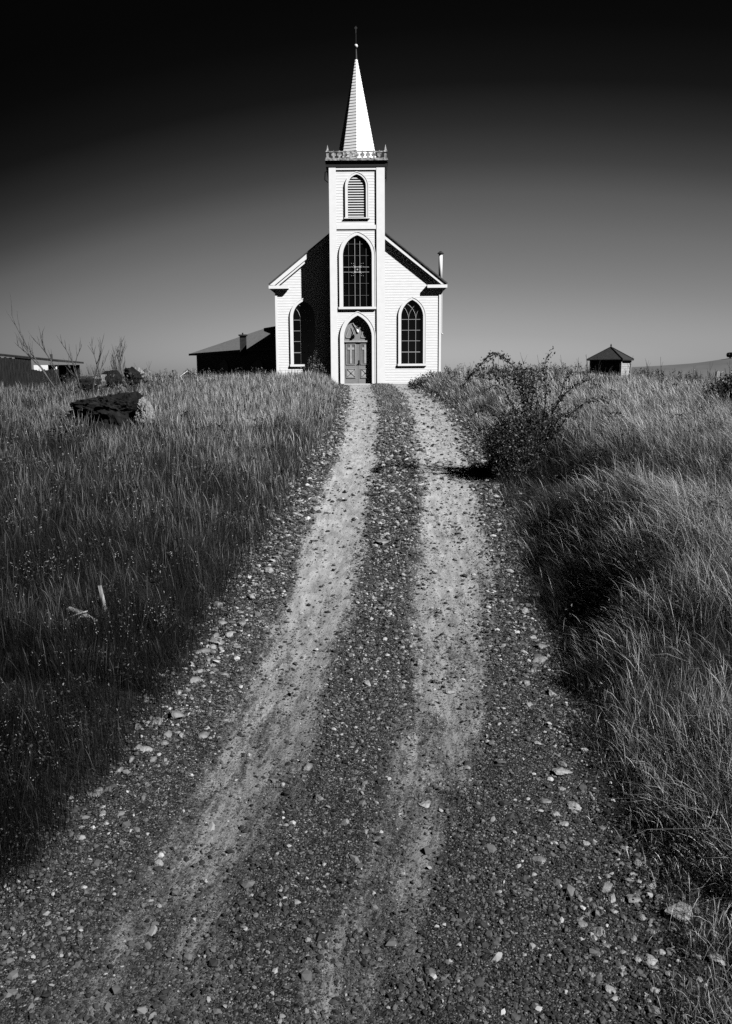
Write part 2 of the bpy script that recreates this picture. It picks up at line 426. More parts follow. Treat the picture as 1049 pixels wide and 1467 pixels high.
def add_grass(n, y0, y1, pw, h0, h1, w, spread=.52, wlod=1.0, wing=False):
    global off
    x, y = sample(n, y0, y1, pw, spread, wing)
    dl, dr = road_d(x, y); creep = .26 * sm((y - 7.5) / 2) * sm((26 - y) / 4); dd = np.maximum(dl, dr + creep)
    rim = np.where(dl > dr, np.interp(y, [5, 9], [.3, .3]), np.full(len(y), .35))
    keep = rng.random(n) < np.clip((dd + .04) / rim, 0, 1) ** 1.6
    # bare stony slope at the near right
    line = y - (6.0 - (x - 1.51) * 3.5 + .25 * wav(x, y, .9, 10))
    bare = (dr > -.1) & (line < 0)
    keep &= ~bare | (rng.random(n) < np.maximum(np.where(wav(x, y, .45, 12) > .0, .85, .15), 1 + line / .35))
    # the church and the yard in front of its door
    ch = (np.abs(x + .38) < 4.75) & (y > 49.8) & (y < 69)
    ch |= (np.abs(x + .1) < 2.4) & (y > 46.5) & (y < 51)
    keep &= ~ch
    x, y, dl, dr, dd = [q[keep] for q in (x, y, dl, dr, dd)]
    n = len(x)
    patch = 1 + .4 * wav(x, y, 1.7, 8) + .22 * wav(x, y, .5, 19)
    h = (h0 + (h1 - h0) * rng.random(n)) * patch * np.clip(.35 + dd / .9, .35, 1)
    h *= np.interp(y, [40, 50], [1, .85]); h = np.where(bare[keep], h * .55, h) * np.where((dr > 0) & (line[keep] > 0), np.clip(.55 + line[keep] / 1.0, .55, 1) , 1)
    dry = dryness(x, y); isdry = rng.random(n) < dry
    head = isdry & (rng.random(n) < .65)
    h = np.where(isdry, h * 1.15, h * .85)
    wr = np.where(isdry, .7, 1.0) * w * np.clip(y / 9, 1, 5) ** wlod * (.7 + .6 * rng.random(n))
    lk = np.where(x < 0, np.interp(y, [5, 19], [.19, .88]) * np.interp(x / np.maximum(y, 1), [-.42, -.12], [.5, 1]), 1.0)  # dark green growth at near left, plus a vignette put into the tone
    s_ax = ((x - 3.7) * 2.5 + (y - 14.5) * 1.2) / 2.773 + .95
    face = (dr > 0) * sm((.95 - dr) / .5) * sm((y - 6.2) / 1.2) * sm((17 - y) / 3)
    lk = lk * (1 - .12 * face) * np.where((x > 0) & (y > 7) & (y < 22), 1 - .85 * np.exp(-((s_ax - .2) / .75) ** 2), 1)   # bank-face and swale shade painted into the blade tone
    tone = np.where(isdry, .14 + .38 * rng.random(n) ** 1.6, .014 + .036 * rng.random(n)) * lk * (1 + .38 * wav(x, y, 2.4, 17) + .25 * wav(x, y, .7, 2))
    # wind-combed on the right bank, upright on the left
    rt = x > 0
    lx = np.where(rt, np.interp(y, [5, 8.5], [-.05, -.34]), -.03) + np.where(rt, .27, .15) * rng.standard_normal(n) + .12 * wav(x, y, 2.2, 6) + .2 * wav(x, y, .8, 1) + np.where(rng.random(n) < .12, .5, 0) * rng.standard_normal(n)
    ly = np.where(rt, .05, .03) + np.where(rt, .2, .13) * rng.standard_normal(n) + .2 * wav(x, y, .7, 21)
    lean = np.stack([lx, ly], 1)
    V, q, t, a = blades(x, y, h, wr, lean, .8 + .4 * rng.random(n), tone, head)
    ALLV.append(V); ALLQ.append(q + off); ALLT.append(t + off); ALLA.append(a); off += len(V)
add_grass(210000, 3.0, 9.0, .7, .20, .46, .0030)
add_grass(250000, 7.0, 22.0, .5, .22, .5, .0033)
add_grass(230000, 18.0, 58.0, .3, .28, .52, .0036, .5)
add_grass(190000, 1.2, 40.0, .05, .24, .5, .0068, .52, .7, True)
# short tufts on the strip between the wheel tracks further up
n = 16000
y = rng.uniform(17, 48.5, n); c = (edge(2, y) + edge(3, y)) / 2; hw = (edge(3, y) - edge(2, y)) / 2
x = c + rng.normal(0, .42, n) * hw
clump = wav(x, y, .9, 2) + .9 * np.clip((y - 22) / 14, -1, 1)
k = clump > .05; x, y = x[k], y[k]; n = len(x)
isd = rng.random(n) < .5
V, q, t, a = blades(x, y, .05 + .13 * rng.random(n), .011 * np.clip(y / 20, 1, 3), .5 * rng.standard_normal((n, 2)), np.full(n, .8), np.where(isd, .2 + .15 * rng.random(n), .03 + .05 * rng.random(n)))
ALLV.append(V); ALLQ.append(q + off); ALLT.append(t + off); ALLA.append(a); off += len(V)
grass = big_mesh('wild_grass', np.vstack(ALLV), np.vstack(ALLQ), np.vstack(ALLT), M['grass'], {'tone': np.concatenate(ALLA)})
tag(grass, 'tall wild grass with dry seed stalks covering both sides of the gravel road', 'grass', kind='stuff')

# ------------------------------------------------------------------ leaves helper
def leaf_obj(name, pts, size, t0, t1, parent=None, m=None, lod=0):
    """many small folded leaves at pts (n,3)"""
    pts = np.asarray(pts, float); n = len(pts)
    d = rng.standard_normal((n, 3)); d /= np.linalg.norm(d, axis=1)[:, None]
    e = rng.standard_normal((n, 3)); e -= (e * d).sum(1)[:, None] * d; e /= np.linalg.norm(e, axis=1)[:, None]
    s = size * (.6 + .8 * rng.random(n))[:, None]
    if lod: s = s * np.clip(pts[:, 1:2] / lod, .3, 1.5)
    f = np.cross(d, e) * s * .25
    V = np.stack([pts - d * s, pts + e * s * .55 + f, pts + d * s, pts - e * s * .55 + f], 1).reshape(-1, 3)
    b_ = (np.arange(n) * 4)[:, None]
    Ft = np.vstack([b_ + np.array([0, 1, 2]), b_ + np.array([0, 2, 3])])
    tone = np.repeat(t0 + (t1 - t0) * rng.random(n) ** 1.5, 4)
    o = big_mesh(name, V, None, Ft, m or M['leaf'], {'tone': tone})
    if parent: o.parent = parent; o.matrix_parent_inverse = parent.matrix_world.inverted()
    return o

# leafy weeds along the crest
pts = []; stem = MB()
for i in range(620):
    if random.random() < .62:
        px = random.uniform(640, 1049)
        if 838 < px < 915 and random.random() < .75: px -= 90
    else: px = random.choice((random.uniform(90, 280), random.uniform(190, 392)))
    Yd = random.uniform(25.5, 30) if px < 240 and random.random() < .5 else random.uniform(29, 44); x, _ = P(px, 530, Yd)
    z0 = float(height(x, Yd)); h = random.uniform(.35, .78) * (1 if px > 500 else 1.15 if px < 210 else 1.0)
    lx, ly = random.gauss(0, .12), random.gauss(0, .12)
    top = (x + lx * h, Yd + ly * h, z0 + h)
    stem.tube([(x, Yd, z0 - .03), ((x + top[0]) / 2 + .02, Yd, z0 + h * .55), top], [.007, .006, .004], 3)
    for k in range(26):
        t = random.uniform(.25, 1.02); rr = .10 * (1.15 - t)
        pts.append((x + lx * h * t + random.gauss(0, rr + .015), Yd + ly * h * t + random.gauss(0, rr + .015), z0 + h * t))
for i in range(170):      # dry leafless stalks
    px = random.choice((random.uniform(50, 215), random.uniform(60, 215), random.uniform(640, 1049))); Yd = random.uniform(24, 32)
    x, _ = P(px, 530, Yd); z0 = float(height(x, Yd)); h = random.uniform(.6, 1.15); lx = random.gauss(-.08, .1)
    a = (x, Yd, z0 - .03); b_ = (x + lx * h * .5, Yd, z0 + h * .55); c_ = (x + lx * h * 1.2, Yd, z0 + h)
    stem.tube([a, b_, c_], [.008, .006, .003], 3)
    for k in range(3):
        t = random.uniform(.4, .8); s_ = random.choice((-1, 1)); q = (x + lx * h * t, Yd, z0 + h * t)
        stem.tube([q, (q[0] + s_ * random.uniform(.04, .12), Yd, q[2] + random.uniform(.12, .3))], [.005, .002], 3)
w1 = leaf_obj('leafy_weeds', pts, .028, .03, .13)
stem.build('stalk', M['twig'], w1)
tag(w1, 'leafy weeds standing above the grass along the crest of the hill', 'weeds', kind='stuff')
# broad-leaved weeds growing through the grass, and pale seed heads
pts = []; sd_ = []
xx, yy = sample(2600, 4.5, 36, .2)
for x, y in zip(xx, yy):
    a, b_ = road_d(x, y); dd = max(float(a), float(b_))
    if dd < .15 or float(wav(x, y, 2.0, 9)) < .05 * random.random(): continue
    z0 = float(height(x, y)); h = random.uniform(.16, .42) * min(1, .4 + dd); k = int((26 + 20 * random.random()) * (2 if y < 9 else 1))
    q = np.stack([x + rng.normal(0, .075, k), y + rng.normal(0, .075, k), z0 + h * rng.random(k) ** .7], 1); pts.append(q)
wd = leaf_obj('broadleaf_weeds', np.vstack(pts), .022, .008, .045, lod=13)
tag(wd, 'dark broad-leaved weeds growing in clumps through the grass on both banks', 'weeds', kind='stuff')
xx, yy = sample(9000, 4.0, 36, .4)
a, b_ = road_d(xx, yy); k = (np.maximum(a, b_) > .3) & (wav(xx, yy, 1.4, 16) > .0)
xx, yy = xx[k], yy[k]
xx = np.repeat(xx, 4) + rng.normal(0, .012, len(xx) * 4); yy = np.repeat(yy, 4); zz = height(xx, yy) + np.repeat(rng.uniform(.18, .52, len(xx) // 4), 4) + rng.normal(0, .02, len(xx))
sh = leaf_obj('seed_heads', np.stack([xx, yy, zz], 1), .008, .12, .42, lod=11)
tag(sh, 'pale seed heads dotted over the wild grass', 'seed heads', kind='stuff')

# ------------------------------------------------------------------ church
XC = -.38; YT = 50.0; YF = 51.03
def z_(py, Y=YT, px=512): return P(px, py, Y)[1]
ZB = float(zr(50)) - .02
church = empty('church', (XC, YT, ZB), 'tall white clapboard church with pointed arch windows, square entrance tower and steeple', 'church')

class Arch:
    def __init__(s, cx, w, zb, zs, zp):
        s.cx, s.w, s.zb, s.zs = cx, w, zb, zs; r_ = zp - zs; s.R = (w * w + r_ * r_) / (2 * w); s.c = s.R - w
    def peak(s, o=0): return s.zs + math.sqrt(max((s.R + o) ** 2 - s.c ** 2, 0))
    def hw(s, z, o=0):
        if z < s.zs: return s.w + o
        q = (s.R + o) ** 2 - (z - s.zs) ** 2
        return max(math.sqrt(q) - s.c, 0) if q > 0 else 0
    def top(s, dx, o=0):
        q = (s.R + o) ** 2 - (abs(dx) + s.c) ** 2
        return s.zs + math.sqrt(max(q, 0))
    def pts(s, o=0, n=14, zb=None):
        a1 = math.acos(min(1, s.c / (s.R + o)))
        L_ = [(s.cx - s.w - o, s.zb if zb is None else zb)]
        for k in range(n + 1):
            a = a1 * k / n; L_.append((s.cx - ((s.R + o) * math.cos(a) - s.c), s.zs + (s.R + o) * math.sin(a)))
        return L_ + [(2 * s.cx - x, z) for x, z in L_[-2::-1]]
def ring(mb, A, o0, o1, y0, y1):
    i = A.pts(o0); o = A.pts(o1); n = len(i)
    vs = [(x, y0, z) for x, z in i] + [(x, y0, z) for x, z in o] + [(x, y1, z) for x, z in i] + [(x, y1, z) for x, z in o]
    fs = []
    for k in range(n - 1):
        fs += [(k, k + 1, n + k + 1, n + k), (2 * n + k, 3 * n + k, 3 * n + k + 1, 2 * n + k + 1), (k, 2 * n + k, 2 * n + k + 1, k + 1), (n + k, n + k + 1, 3 * n + k + 1, 3 * n + k)]
    fs += [(0, n, 3 * n, 2 * n), (n - 1, 3 * n - 1, 4 * n - 1, 2 * n - 1)]
    return mb.add(vs, fs)

def clapboard(mb, y, z0, z1, fn, pitch=.145):
    n = max(1, round((z1 - z0) / pitch)); st = (z1 - z0) / n
    for i in range(n):
        a, b_ = z0 + i * st, z0 + (i + 1) * st
        for (l0, l1, r0, r1) in fn(a, b_):
            if r0 - l0 < .02: continue
            mb.add([(l0, y - .009, a), (r0, y - .009, a), (r1, y - .002, b_), (l1, y - .002, b_), (l0, y, a), (r0, y, a)], [(0, 1, 2, 3), (4, 5, 1, 0)])
def cut(ivs, lo, hi):
    out = []
    for (l0, l1, r0, r1) in ivs:
        if hi <= l0 or lo >= r0: out.append((l0, l1, r0, r1)); continue
        if lo > l0: out.append((l0, l1, lo, lo))
        if hi < r0: out.append((hi, hi, r0, r1))
    return out

# openings
THW = 1.47
A_mid = Arch(XC, .775, z_(439.7), z_(366), z_(337))
A_door = Arch(XC, .755, ZB + .06, z_(483), z_(452))
A_vent = Arch(XC, .48, z_(312), z_(267), z_(250))
A_r = Arch(P(590.6, 480, YF)[0], .605, z_(521.5, YF), z_(454, YF), z_(430, YF))
A_l = Arch(P(436, 480, YF)[0], .605, z_(521.5, YF), z_(454, YF), z_(431, YF))
print('arch r', A_r.cx - XC, 'l', A_l.cx - XC)

# gable geometry
XF0, XF1 = -4.92, 4.2
GX = (XF0 + XF1) / 2; EX = 4.84           # half width at the eave tip
ZE = z_(411, YF - .25)                    # bottom of eave
SL = math.tan(R(38.6))
YR = YF - .23                             # front of the rakes
ZTIP = z_(407.5, YR)
def roof_z(x): return ZTIP + (EX - abs(x - GX)) * SL
ZAP = ZTIP + EX * SL

def fac(a, b_):
    la = max(XF0 + .1, GX - (EX - (a - ZTIP) / SL)); lb = max(XF0 + .1, GX - (EX - (b_ - ZTIP) / SL))
    ra = min(XF1 - .1, GX + (EX - (a - ZTIP) / SL)); rb = min(XF1 - .1, GX + (EX - (b_ - ZTIP) / SL))
    if la > ra: return []
    iv = [(la, lb, ra, rb)]
    iv = cut(iv, XC - THW + .06, XC + THW - .06)
    m = (a + b_) / 2
    for A in (A_l, A_r):
        if A.zb - .05 < m < A.peak(.07): iv = cut(iv, A.cx - A.hw(m, .07), A.cx + A.hw(m, .07))
    return iv
for s_ in (-1, 1):
    wall = MB(); clapboard(wall, YF, ZB - .35, ZAP - .5, lambda a, b_: [q for q in fac(a, b_) if (q[0] + q[2] - 2 * XC) * s_ > 0])
    wall.build('facade_wall', M['white'], church)
for x in (XF0, XF1 - .12):
    mb = MB(); mb.box(x, x + .12, YF - .045, YF + .1, ZB - .4, ZE + .15); mb.build('facade_corner_board', M['trim'], church)
YBK = 67.5
mb = MB()
for i in range(36):
    z0 = ZB - .35 + i * .145
    for x, s_ in ((XF0 + .02, -1), (XF1 - .02, 1)):
        mb.add([(x + s_ * .02, YF + .1, z0), (x + s_ * .02, YBK, z0), (x, YBK, z0 + .145), (x, YF + .1, z0 + .145)], [(0, 1, 2, 3)])
mb.box(XF0 + .06, XF1 - .06, YF + .3, YBK, ZB - .4, ZE + .1)
mb.prism([(XF0 + .05, ZE), (XF1 - .05, ZE), (GX, ZAP - .35)], YBK - .2, YBK)
mb.build('nave_wall', M['white'], church)
# roof
mb = MB()
for s_ in (-1, 1):
    x0, x1 = GX + s_ * EX, GX
    th = .06
    mb.add([(x0, YR - .05, ZTIP), (x1, YR - .05, ZAP), (x1, YR - .05, ZAP + th), (x0 + s_ * .05, YR - .05, ZTIP + th * .9),
            (x0, YBK + .3, ZTIP), (x1, YBK + .3, ZAP), (x1, YBK + .3, ZAP + th), (x0 + s_ * .05, YBK + .3, ZTIP + th * .9)],
           [(0, 1, 2, 3), (4, 7, 6, 5), (3, 2, 6, 7), (0, 4, 5, 1), (0, 3, 7, 4), (1, 5, 6, 2)])
roof = mb.build('roof', M['roof'], church)
# rakes, returns
for s_ in (-1, 1):
    mb = MB(); x0, x1 = GX + s_ * (EX - .0), GX + s_ * (.9)
    z0, z1 = ZTIP - .004, ZTIP - .004 + (EX - .9) * SL
    w_ = .25
    mb.prism([(x0, z0), (x1, z1), (x1, z1 - w_ * 1.25), (x0 - s_ * .28, z0 - .02)], YR, YR + .06)
    mb.prism([(x0 - s_ * .3, z0 - .06), (x1, z1 - w_ * 1.27), (x1, z1 - w_ * 1.27 - .1), (x0 - s_ * .42, z0 - .08)], YR + .07, YF - .02)
    mb.build('rake_board', M['trim'], church)
    mb = MB()
    a, b_ = sorted((GX + s_ * (EX + .03), GX + s_ * (EX - 1.06)))
    mb.box(a, b_, YR - .04, YF - .02, ZTIP - .2, ZTIP - .035)
    a, b_ = sorted((GX + s_ * (EX - .1), GX + s_ * (EX - .98)))
    mb.box(a, b_, YR + .05, YF - .02, ZTIP - .3, ZTIP - .203)
    mb.build('eave_return', M['trim'], church)
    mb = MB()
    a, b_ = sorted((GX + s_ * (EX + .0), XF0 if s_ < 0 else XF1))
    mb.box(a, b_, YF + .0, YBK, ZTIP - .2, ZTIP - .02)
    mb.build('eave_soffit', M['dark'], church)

# tower shell
ZTT = z_(239.5)
tw = MB()
for (za, zb, ins) in ((ZB - .05, z_(328.3), .0), (z_(322.5), z_(243.5), .0)):
    def tf(a, b_):
        iv = [(XC - THW + .35, XC - THW + .35, XC + THW - .42, XC + THW - .42)]
        m = (a + b_) / 2
        for A in (A_mid, A_door, A_vent):
            if A.zb - .05 < m < A.peak(.06): iv = cut(iv, A.cx - A.hw(m, .06), A.cx + A.hw(m, .06))
        return iv
    clapboard(tw, YT, za, zb, tf, .145 if za > 8 else .11)
# sides and back
YTB = YT + 2.94
for x, s_ in ((XC - THW + .03, -1), (XC + THW - .03, 1)):
    z = ZB
    while z < ZTT - .01:
        zt = min(z + .145, ZTT)
        tw.add([(x + s_ * .022, YT + .3, z), (x + s_ * .022, YTB, z), (x, YTB, zt), (x, YT + .3, zt)], [(0, 1, 2, 3)]); z = zt
tw.add([(XC - THW + .03, YTB, ZB), (XC + THW - .03, YTB, ZB), (XC + THW - .03, YTB, ZTT), (XC - THW + .03, YTB, ZTT)], [(0, 1, 2, 3)])
tw.box(XC - THW + .07, XC + THW - .07, YT + .26, YTB - .01, ZB, ZTT - .01)
tw.build('tower_wall', M['white'], church)
mb = MB()   # corner boards (front pair wrap round the corner)
xl, xr2 = XC - THW, XC + THW
mb.box(xl, xl + .37, YT - .075, YT + .3, ZB - .05, ZTT)
mb.build('tower_corner_board', M['trim'], church); mb = MB()
mb.box(xr2 - .44, xr2, YT - .075, YT + .3, ZB - .05, ZTT)
mb.build('tower_corner_board', M['trim'], church)
mb = MB()
mb.box(xl + .373, xr2 - .443, YT - .062, YT - .003, z_(243.6), ZTT)
mb.build('tower_band', M['trim'], church); mb = MB()
mb.box(xl + .373, xr2 - .443, YT - .055, YT - .003, z_(328.3), z_(322.5))
mb.build('tower_band', M['trim'], church)
mb = MB(); mb.box(xl - .12, xr2 + .12, YT - .35, YT - .004, ZB - .3, ZB + .03)
mb.build('door_step', M['greyboard'], church)

# windows
def bars(mb, A, y, vs, hs, r_=.014):
    for dx in vs: mb.box(A.cx + dx - r_, A.cx + dx + r_, y - .02, y + .01, A.zb, A.top(dx) + .01)
    for z in hs:
        h = A.hw(z); mb.box(A.cx - h, A.cx + h, y - .018, y + .008, z - r_, z + r_)
def window(name, A, yw, t, parent, depth=.1, proud=.06):
    w = MB(); ring(w, A, 0, t, yw - proud, yw + depth); f = w.build(name, M['trim'], parent)
    w = MB(); ring(w, A, t - .03, t + .012, yw - proud - .016, yw - proud + .01); w.build('hood_moulding', M['trim'], f)
    return f
# side lights
for A, zz in ((A_r, 0), (A_l, 0)):
    f = window('window', A, YF, .15, church, .1)
    g_ = MB(); p_ = A.pts(0); g_.prism(p_, YF + .075, YF + .095); g_.build('glass', M['glass'], f)
    m = MB(); hs = [z_(q, YF) for q in (458, 473.5, 488.7, 504.7)]
    vs = (-.2, .2)
    for dx in vs: m.box(A.cx + dx - .012, A.cx + dx + .012, YF + .05, YF + .073, A.zb, hs[0])
    for k, z in enumerate(hs):
        h = A.hw(z); r_ = .022 if k == 3 else .013; m.box(A.cx - h, A.cx + h, YF + .048, YF + .07, z - r_, z + r_)
    # intersecting tracery
    for dx in vs:
        for s_ in (-1, 1):
            pts = []
            for q in range(0, 12):
                a = q * .1; X_ = A.cx + dx - s_ * (A.R * (1 - math.cos(a))) ; Zq = hs[0] + A.R * math.sin(a)
                if abs(X_ - A.cx) > A.hw(Zq) or Zq > A.peak(): break
                pts.append((X_, YF + .06, Zq))
            if len(pts) > 1: m.tube(pts, .013, 4)
    m.build('muntin', M['lead'], f)
    s2 = MB(); s2.box(A.cx - .8, A.cx + .8, YF - .095, YF + .02, A.zb - .12, A.zb); s2.build('sill', M['trim'], f)
# middle window of the tower
A = A_mid
f = window('window', A, YT, .19, church, .12)
g_ = MB(); g_.prism(A.pts(0), YT + .09, YT + .11); g_.build('glass', M['glass'], f)
m = MB(); vx = [(499.2, 507.7, 514.4, 524.6)[i] for i in range(4)]
zt = [z_(q) for q in (349.4, 366, 382.4, 389.6, 405.9, 423.1)]
bars(m, A, YT + .07, [-.47, .47], [zt[0], zt[1], zt[4], zt[5]], .011); m.build('lead_bar', M['dim'], f)
m = MB(); bars(m, A, YT + .064, [-.135, .135], [zt[2], zt[3]], .013); m.build('muntin', M['lead'], f)
m = MB(); cz = (zt[2] + zt[3]) / 2; q = .135
for (a, b_, c_, d_) in ((-q, q, q - .018, q + .018), (-q, q, -q - .018, -q + .018), (-q - .018, -q + .018, -q, q), (q - .018, q + .018, -q, q)):
    m.box(A.cx + a, A.cx + b_, YT + .03, YT + .042, cz + c_, cz + d_)
for sx in (-1, 1):
    for sz in (-1, 1): m.box(A.cx + sx * q - .05, A.cx + sx * q + .05, YT + .02, YT + .029, cz + sz * q - .05, cz + sz * q + .05)
m.box(A.cx - .035, A.cx + .035, YT + .02, YT + .04, cz - .035, cz + .035)
for sx in (-1, 1):
    for sz in (-1, 1):
        for (u, v_) in ((.2, .14), (.3, .1), (.2, .25), (.31, .26)):
            m.box(A.cx + sx * u - .014, A.cx + sx * u + .014, YT + .03, YT + .04, cz + sz * (v_ + .06) - .014, cz + sz * (v_ + .06) + .014)
m.build('star_ornament', M['doorl'], f)
s2 = MB(); s2.box(XC - 1.03, XC + 1.0, YT - .11, YT + .02, A.zb - .12, A.zb); s2.build('sill', M['trim'], f)
# louvred vent
A = A_vent
f = window('belfry_louvre', A, YT, .13, church, .12, .07)
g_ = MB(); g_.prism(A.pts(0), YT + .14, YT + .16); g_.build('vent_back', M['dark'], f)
m = MB(); n = 17
for i in range(n):
    z = A.zb + (A.peak() - A.zb) * (i + .42) / n
    h = A.hw(z) - .004
    if h < .04: continue
    m.add([(A.cx - h, YT + .01, z), (A.cx + h, YT + .01, z), (A.cx + h, YT + .09, z + .03), (A.cx - h, YT + .09, z + .03),
           (A.cx - h, YT + .01, z + .05), (A.cx + h, YT + .01, z + .05), (A.cx + h, YT + .09, z + .068), (A.cx - h, YT + .09, z + .068)],
          [(0, 3, 2, 1), (4, 5, 6, 7), (0, 1, 5, 4), (1, 2, 6, 5), (3, 0, 4, 7)])
m.build('slat', M['trim'], f)
s2 = MB(); s2.box(XC - .68, XC + .68, YT - .1, YT + .02, A.zb - .05, A.zb); s2.build('sill', M['trim'], f)

# doorway
A = A_door; YD = YT + .17
f = window('door_frame', A, YT, .2, church, .2, .07)
ztr = z_(488.8)
m = MB(); tp = [(x, z) for x, z in A.pts(0) if z > ztr + .04]
tp = [(A.cx - A.hw(ztr + .04), ztr + .04)] + tp + [(A.cx + A.hw(ztr + .04), ztr + .04)]
m.prism(tp, YD, YD + .03); ty = m.build('tympanum', M['door'], church)
m = MB(); tb = ztr + .13
def D(px, py): return XC + (px - 406) / 12.23 / 26.15 * 1.0, z_(440 + py / 12.23)
def strip(mb, pts, y, w):
    for (x0, z0), (x1, z1) in zip(pts[:-1], pts[1:]):
        L_ = math.hypot(x1 - x0, z1 - z0); nx, nz = -(z1 - z0) / L_ * w, (x1 - x0) / L_ * w
        mb.add([(x0 + nx, y, z0 + nz), (x1 + nx, y, z1 + nz), (x1 - nx, y, z1 - nz), (x0 - nx, y, z0 - nz), (x0 + nx, YD - .001, z0 + nz), (x1 + nx, YD - .001, z1 + nz), (x1 - nx, YD - .001, z1 - nz), (x0 - nx, YD - .001, z0 - nz)],
               [(0, 1, 2, 3), (0, 4, 5, 1), (2, 6, 7, 3), (1, 5, 6, 2), (0, 3, 7, 4)])
for s_ in (-1, 1):
    def S(px, py): x, z = D(px, py); return (XC + s_ * (XC - x), z)
    strip(m, [S(200, 530), S(350, 530), S(290, 330), S(235, 420), S(200, 530)], YD - .03, .018)
    strip(m, [S(320, 275), S(370, 360), S(402, 450)], YD - .04, .022)
    strip(m, [S(290, 250), S(350, 220), S(400, 260)], YD - .028, .018)
m.build('tracery', M['doorl'], ty)
m = MB(); m.box(A.cx - A.w + .002, A.cx + A.w - .002, YD - .07, YD + .03, ztr - .045, ztr + .038); m.build('transom_bar', M['doorl'], church)
for s_, lab in ((-1, 'l'), (1, 'r')):
    m = MB(); xa, xb = (A.cx - A.w + .003, A.cx - .006) if s_ < 0 else (A.cx + .006, A.cx + A.w - .003)
    zt0, zt1 = ZB + .04, ztr - .047
    m.box(xa, xb, YD, YD + .05, zt0, zt1); dr_ = m.build('door', M['door'], church)
    W = xb - xa
    pa, pb = xa + W * .14, xb - W * .17 if s_ < 0 else xb - W * .14
    if s_ > 0: pa, pb = xa + W * .17, xb - W * .14
    zu0, zu1 = z_(522.3), z_(492.5); zl0, zl1 = z_(541.5), z_(528)
    m = MB(); m.box(pa, pb, YD - .006, YD - .001, zu0, zu1); m.box(pa, pb, YD - .006, YD - .001, zl0, zl1); m.build('door_panel', M['doorm'], dr_)
    def fr(mb, a, b_, c_, d_, w, y0):
        mb.box(a, b_, y0, YD - .007, c_, c_ + w); mb.box(a, b_, y0, YD - .007, d_ - w, d_); mb.box(a, a + w, y0, YD - .007, c_ + w, d_ - w); mb.box(b_ - w, b_, y0, YD - .007, c_ + w, d_ - w)
    m = MB(); fr(m, pa, pb, zu0, zu1, .028, YD - .03); fr(m, pa, pb, zl0, zl1, .028, YD - .03); m.build('panel_moulding', M['doorl'], dr_)
    m = MB(); cx_ = (pa + pb) / 2; m.box(cx_ - .055, cx_ + .055, YD - .028, YD - .008, zu0 + .06, zu1 - .05)
    zc = zu1 - .25; m.box(cx_ - .185, cx_ - .057, YD - .026, YD - .008, zc - .06, zc + .06); m.box(cx_ + .057, cx_ + .185, YD - .026, YD - .008, zc - .06, zc + .06)
    m.build('cross', M['doorl'], dr_)
    m = MB(); m.box(pa + .05, pb - .05, YD - .012, YD - .008, zl0 + .05, zl1 - .05); pl = m.build('lower_panel', M['doorl'], dr_)
    m = MB()
    for (za, zb) in ((zl0 + .05, zl1 - .05), (zl1 - .05, zl0 + .05)):
        dx_, dz_ = pb - pa - .1, zb - za; L_ = math.hypot(dx_, dz_); nx, nz = -dz_ / L_ * .012, dx_ / L_ * .012
        y0 = YD - .02 - (.003 if za < zb else 0)
        m.add([(pa + .05 + nx, y0, za + nz), (pb - .05 + nx, y0, zb + nz), (pb - .05 - nx, y0, zb - nz), (pa + .05 - nx, y0, za - nz)], [(0, 1, 2, 3)])
    cxl, czl = (pa + pb) / 2, (zl0 + zl1) / 2; m.box(cxl - .03, cxl + .03, YD - .032, YD - .024, czl - .03, czl + .03)
    m.build('crossbuck', M['iron'], pl)
    if s_ > 0:
        m = MB(); m.box(xa + .01, xa + .07, YD - .02, YD - .001, z_(523), z_(516)); m.tube([(xa + .04, YD - .02, z_(520)), (xa + .04, YD - .08, z_(520))], .03, 8); m.build('handle', M['iron'], dr_)
# lamp over the door
lx, lz = XC - .02, z_(474.5)
m = MB(); m.tube([(lx, YD - .01, lz + .25), (lx, YD - .14, lz + .3), (lx, YD - .22, lz + .2), (lx, YD - .22, lz + .08)], .014, 6); lp = m.build('porch_lamp', M['iron'], church)
m = MB(); m.tube([(lx, YD - .22, lz + .1), (lx, YD - .22, lz + .03), (lx, YD - .22, lz - .06), (lx, YD - .22, lz - .1)], [.03, .07, .075, .03], 10); m.build('lamp_globe', M['trim'], lp, True)

# cornice, cresting, pinnacles
ZC = z_(233)
m = MB(); CX = THW + .15
m.box(XC - CX, XC + CX, YT - .1, YTB + .15, ZTT + .002, ZC)  # black band: dark paint plus the cornice's own shadow put into its colour
m.box(XC - CX - .03, XC + CX + .03, YT - .15, YTB + .2, ZC + .002, ZC + .07); m.build('cornice', M['iron'], church)
m = MB(); m.box(XC - CX - .03, XC + CX + .03, YT - .21, YTB + .18, ZC + .073, ZC + .12)
for s_ in (0, 1):
    y = YT - .12 if s_ == 0 else YTB + .06
    m.box(XC - CX + .1, XC + CX - .1, y, y + .08, ZC + .123, ZC + .22)
    m.box(XC - CX + .1, XC + CX - .1, y + .01, y + .05, ZC + .50, ZC + .56)
m.box(XC - CX + .05, XC - CX + .13, YT - .03, YTB, ZC + .123, ZC + .22); m.box(XC + CX - .13, XC + CX - .05, YT - .03, YTB, ZC + .123, ZC + .22)
par = m.build('parapet_cresting', M['weather'], church)
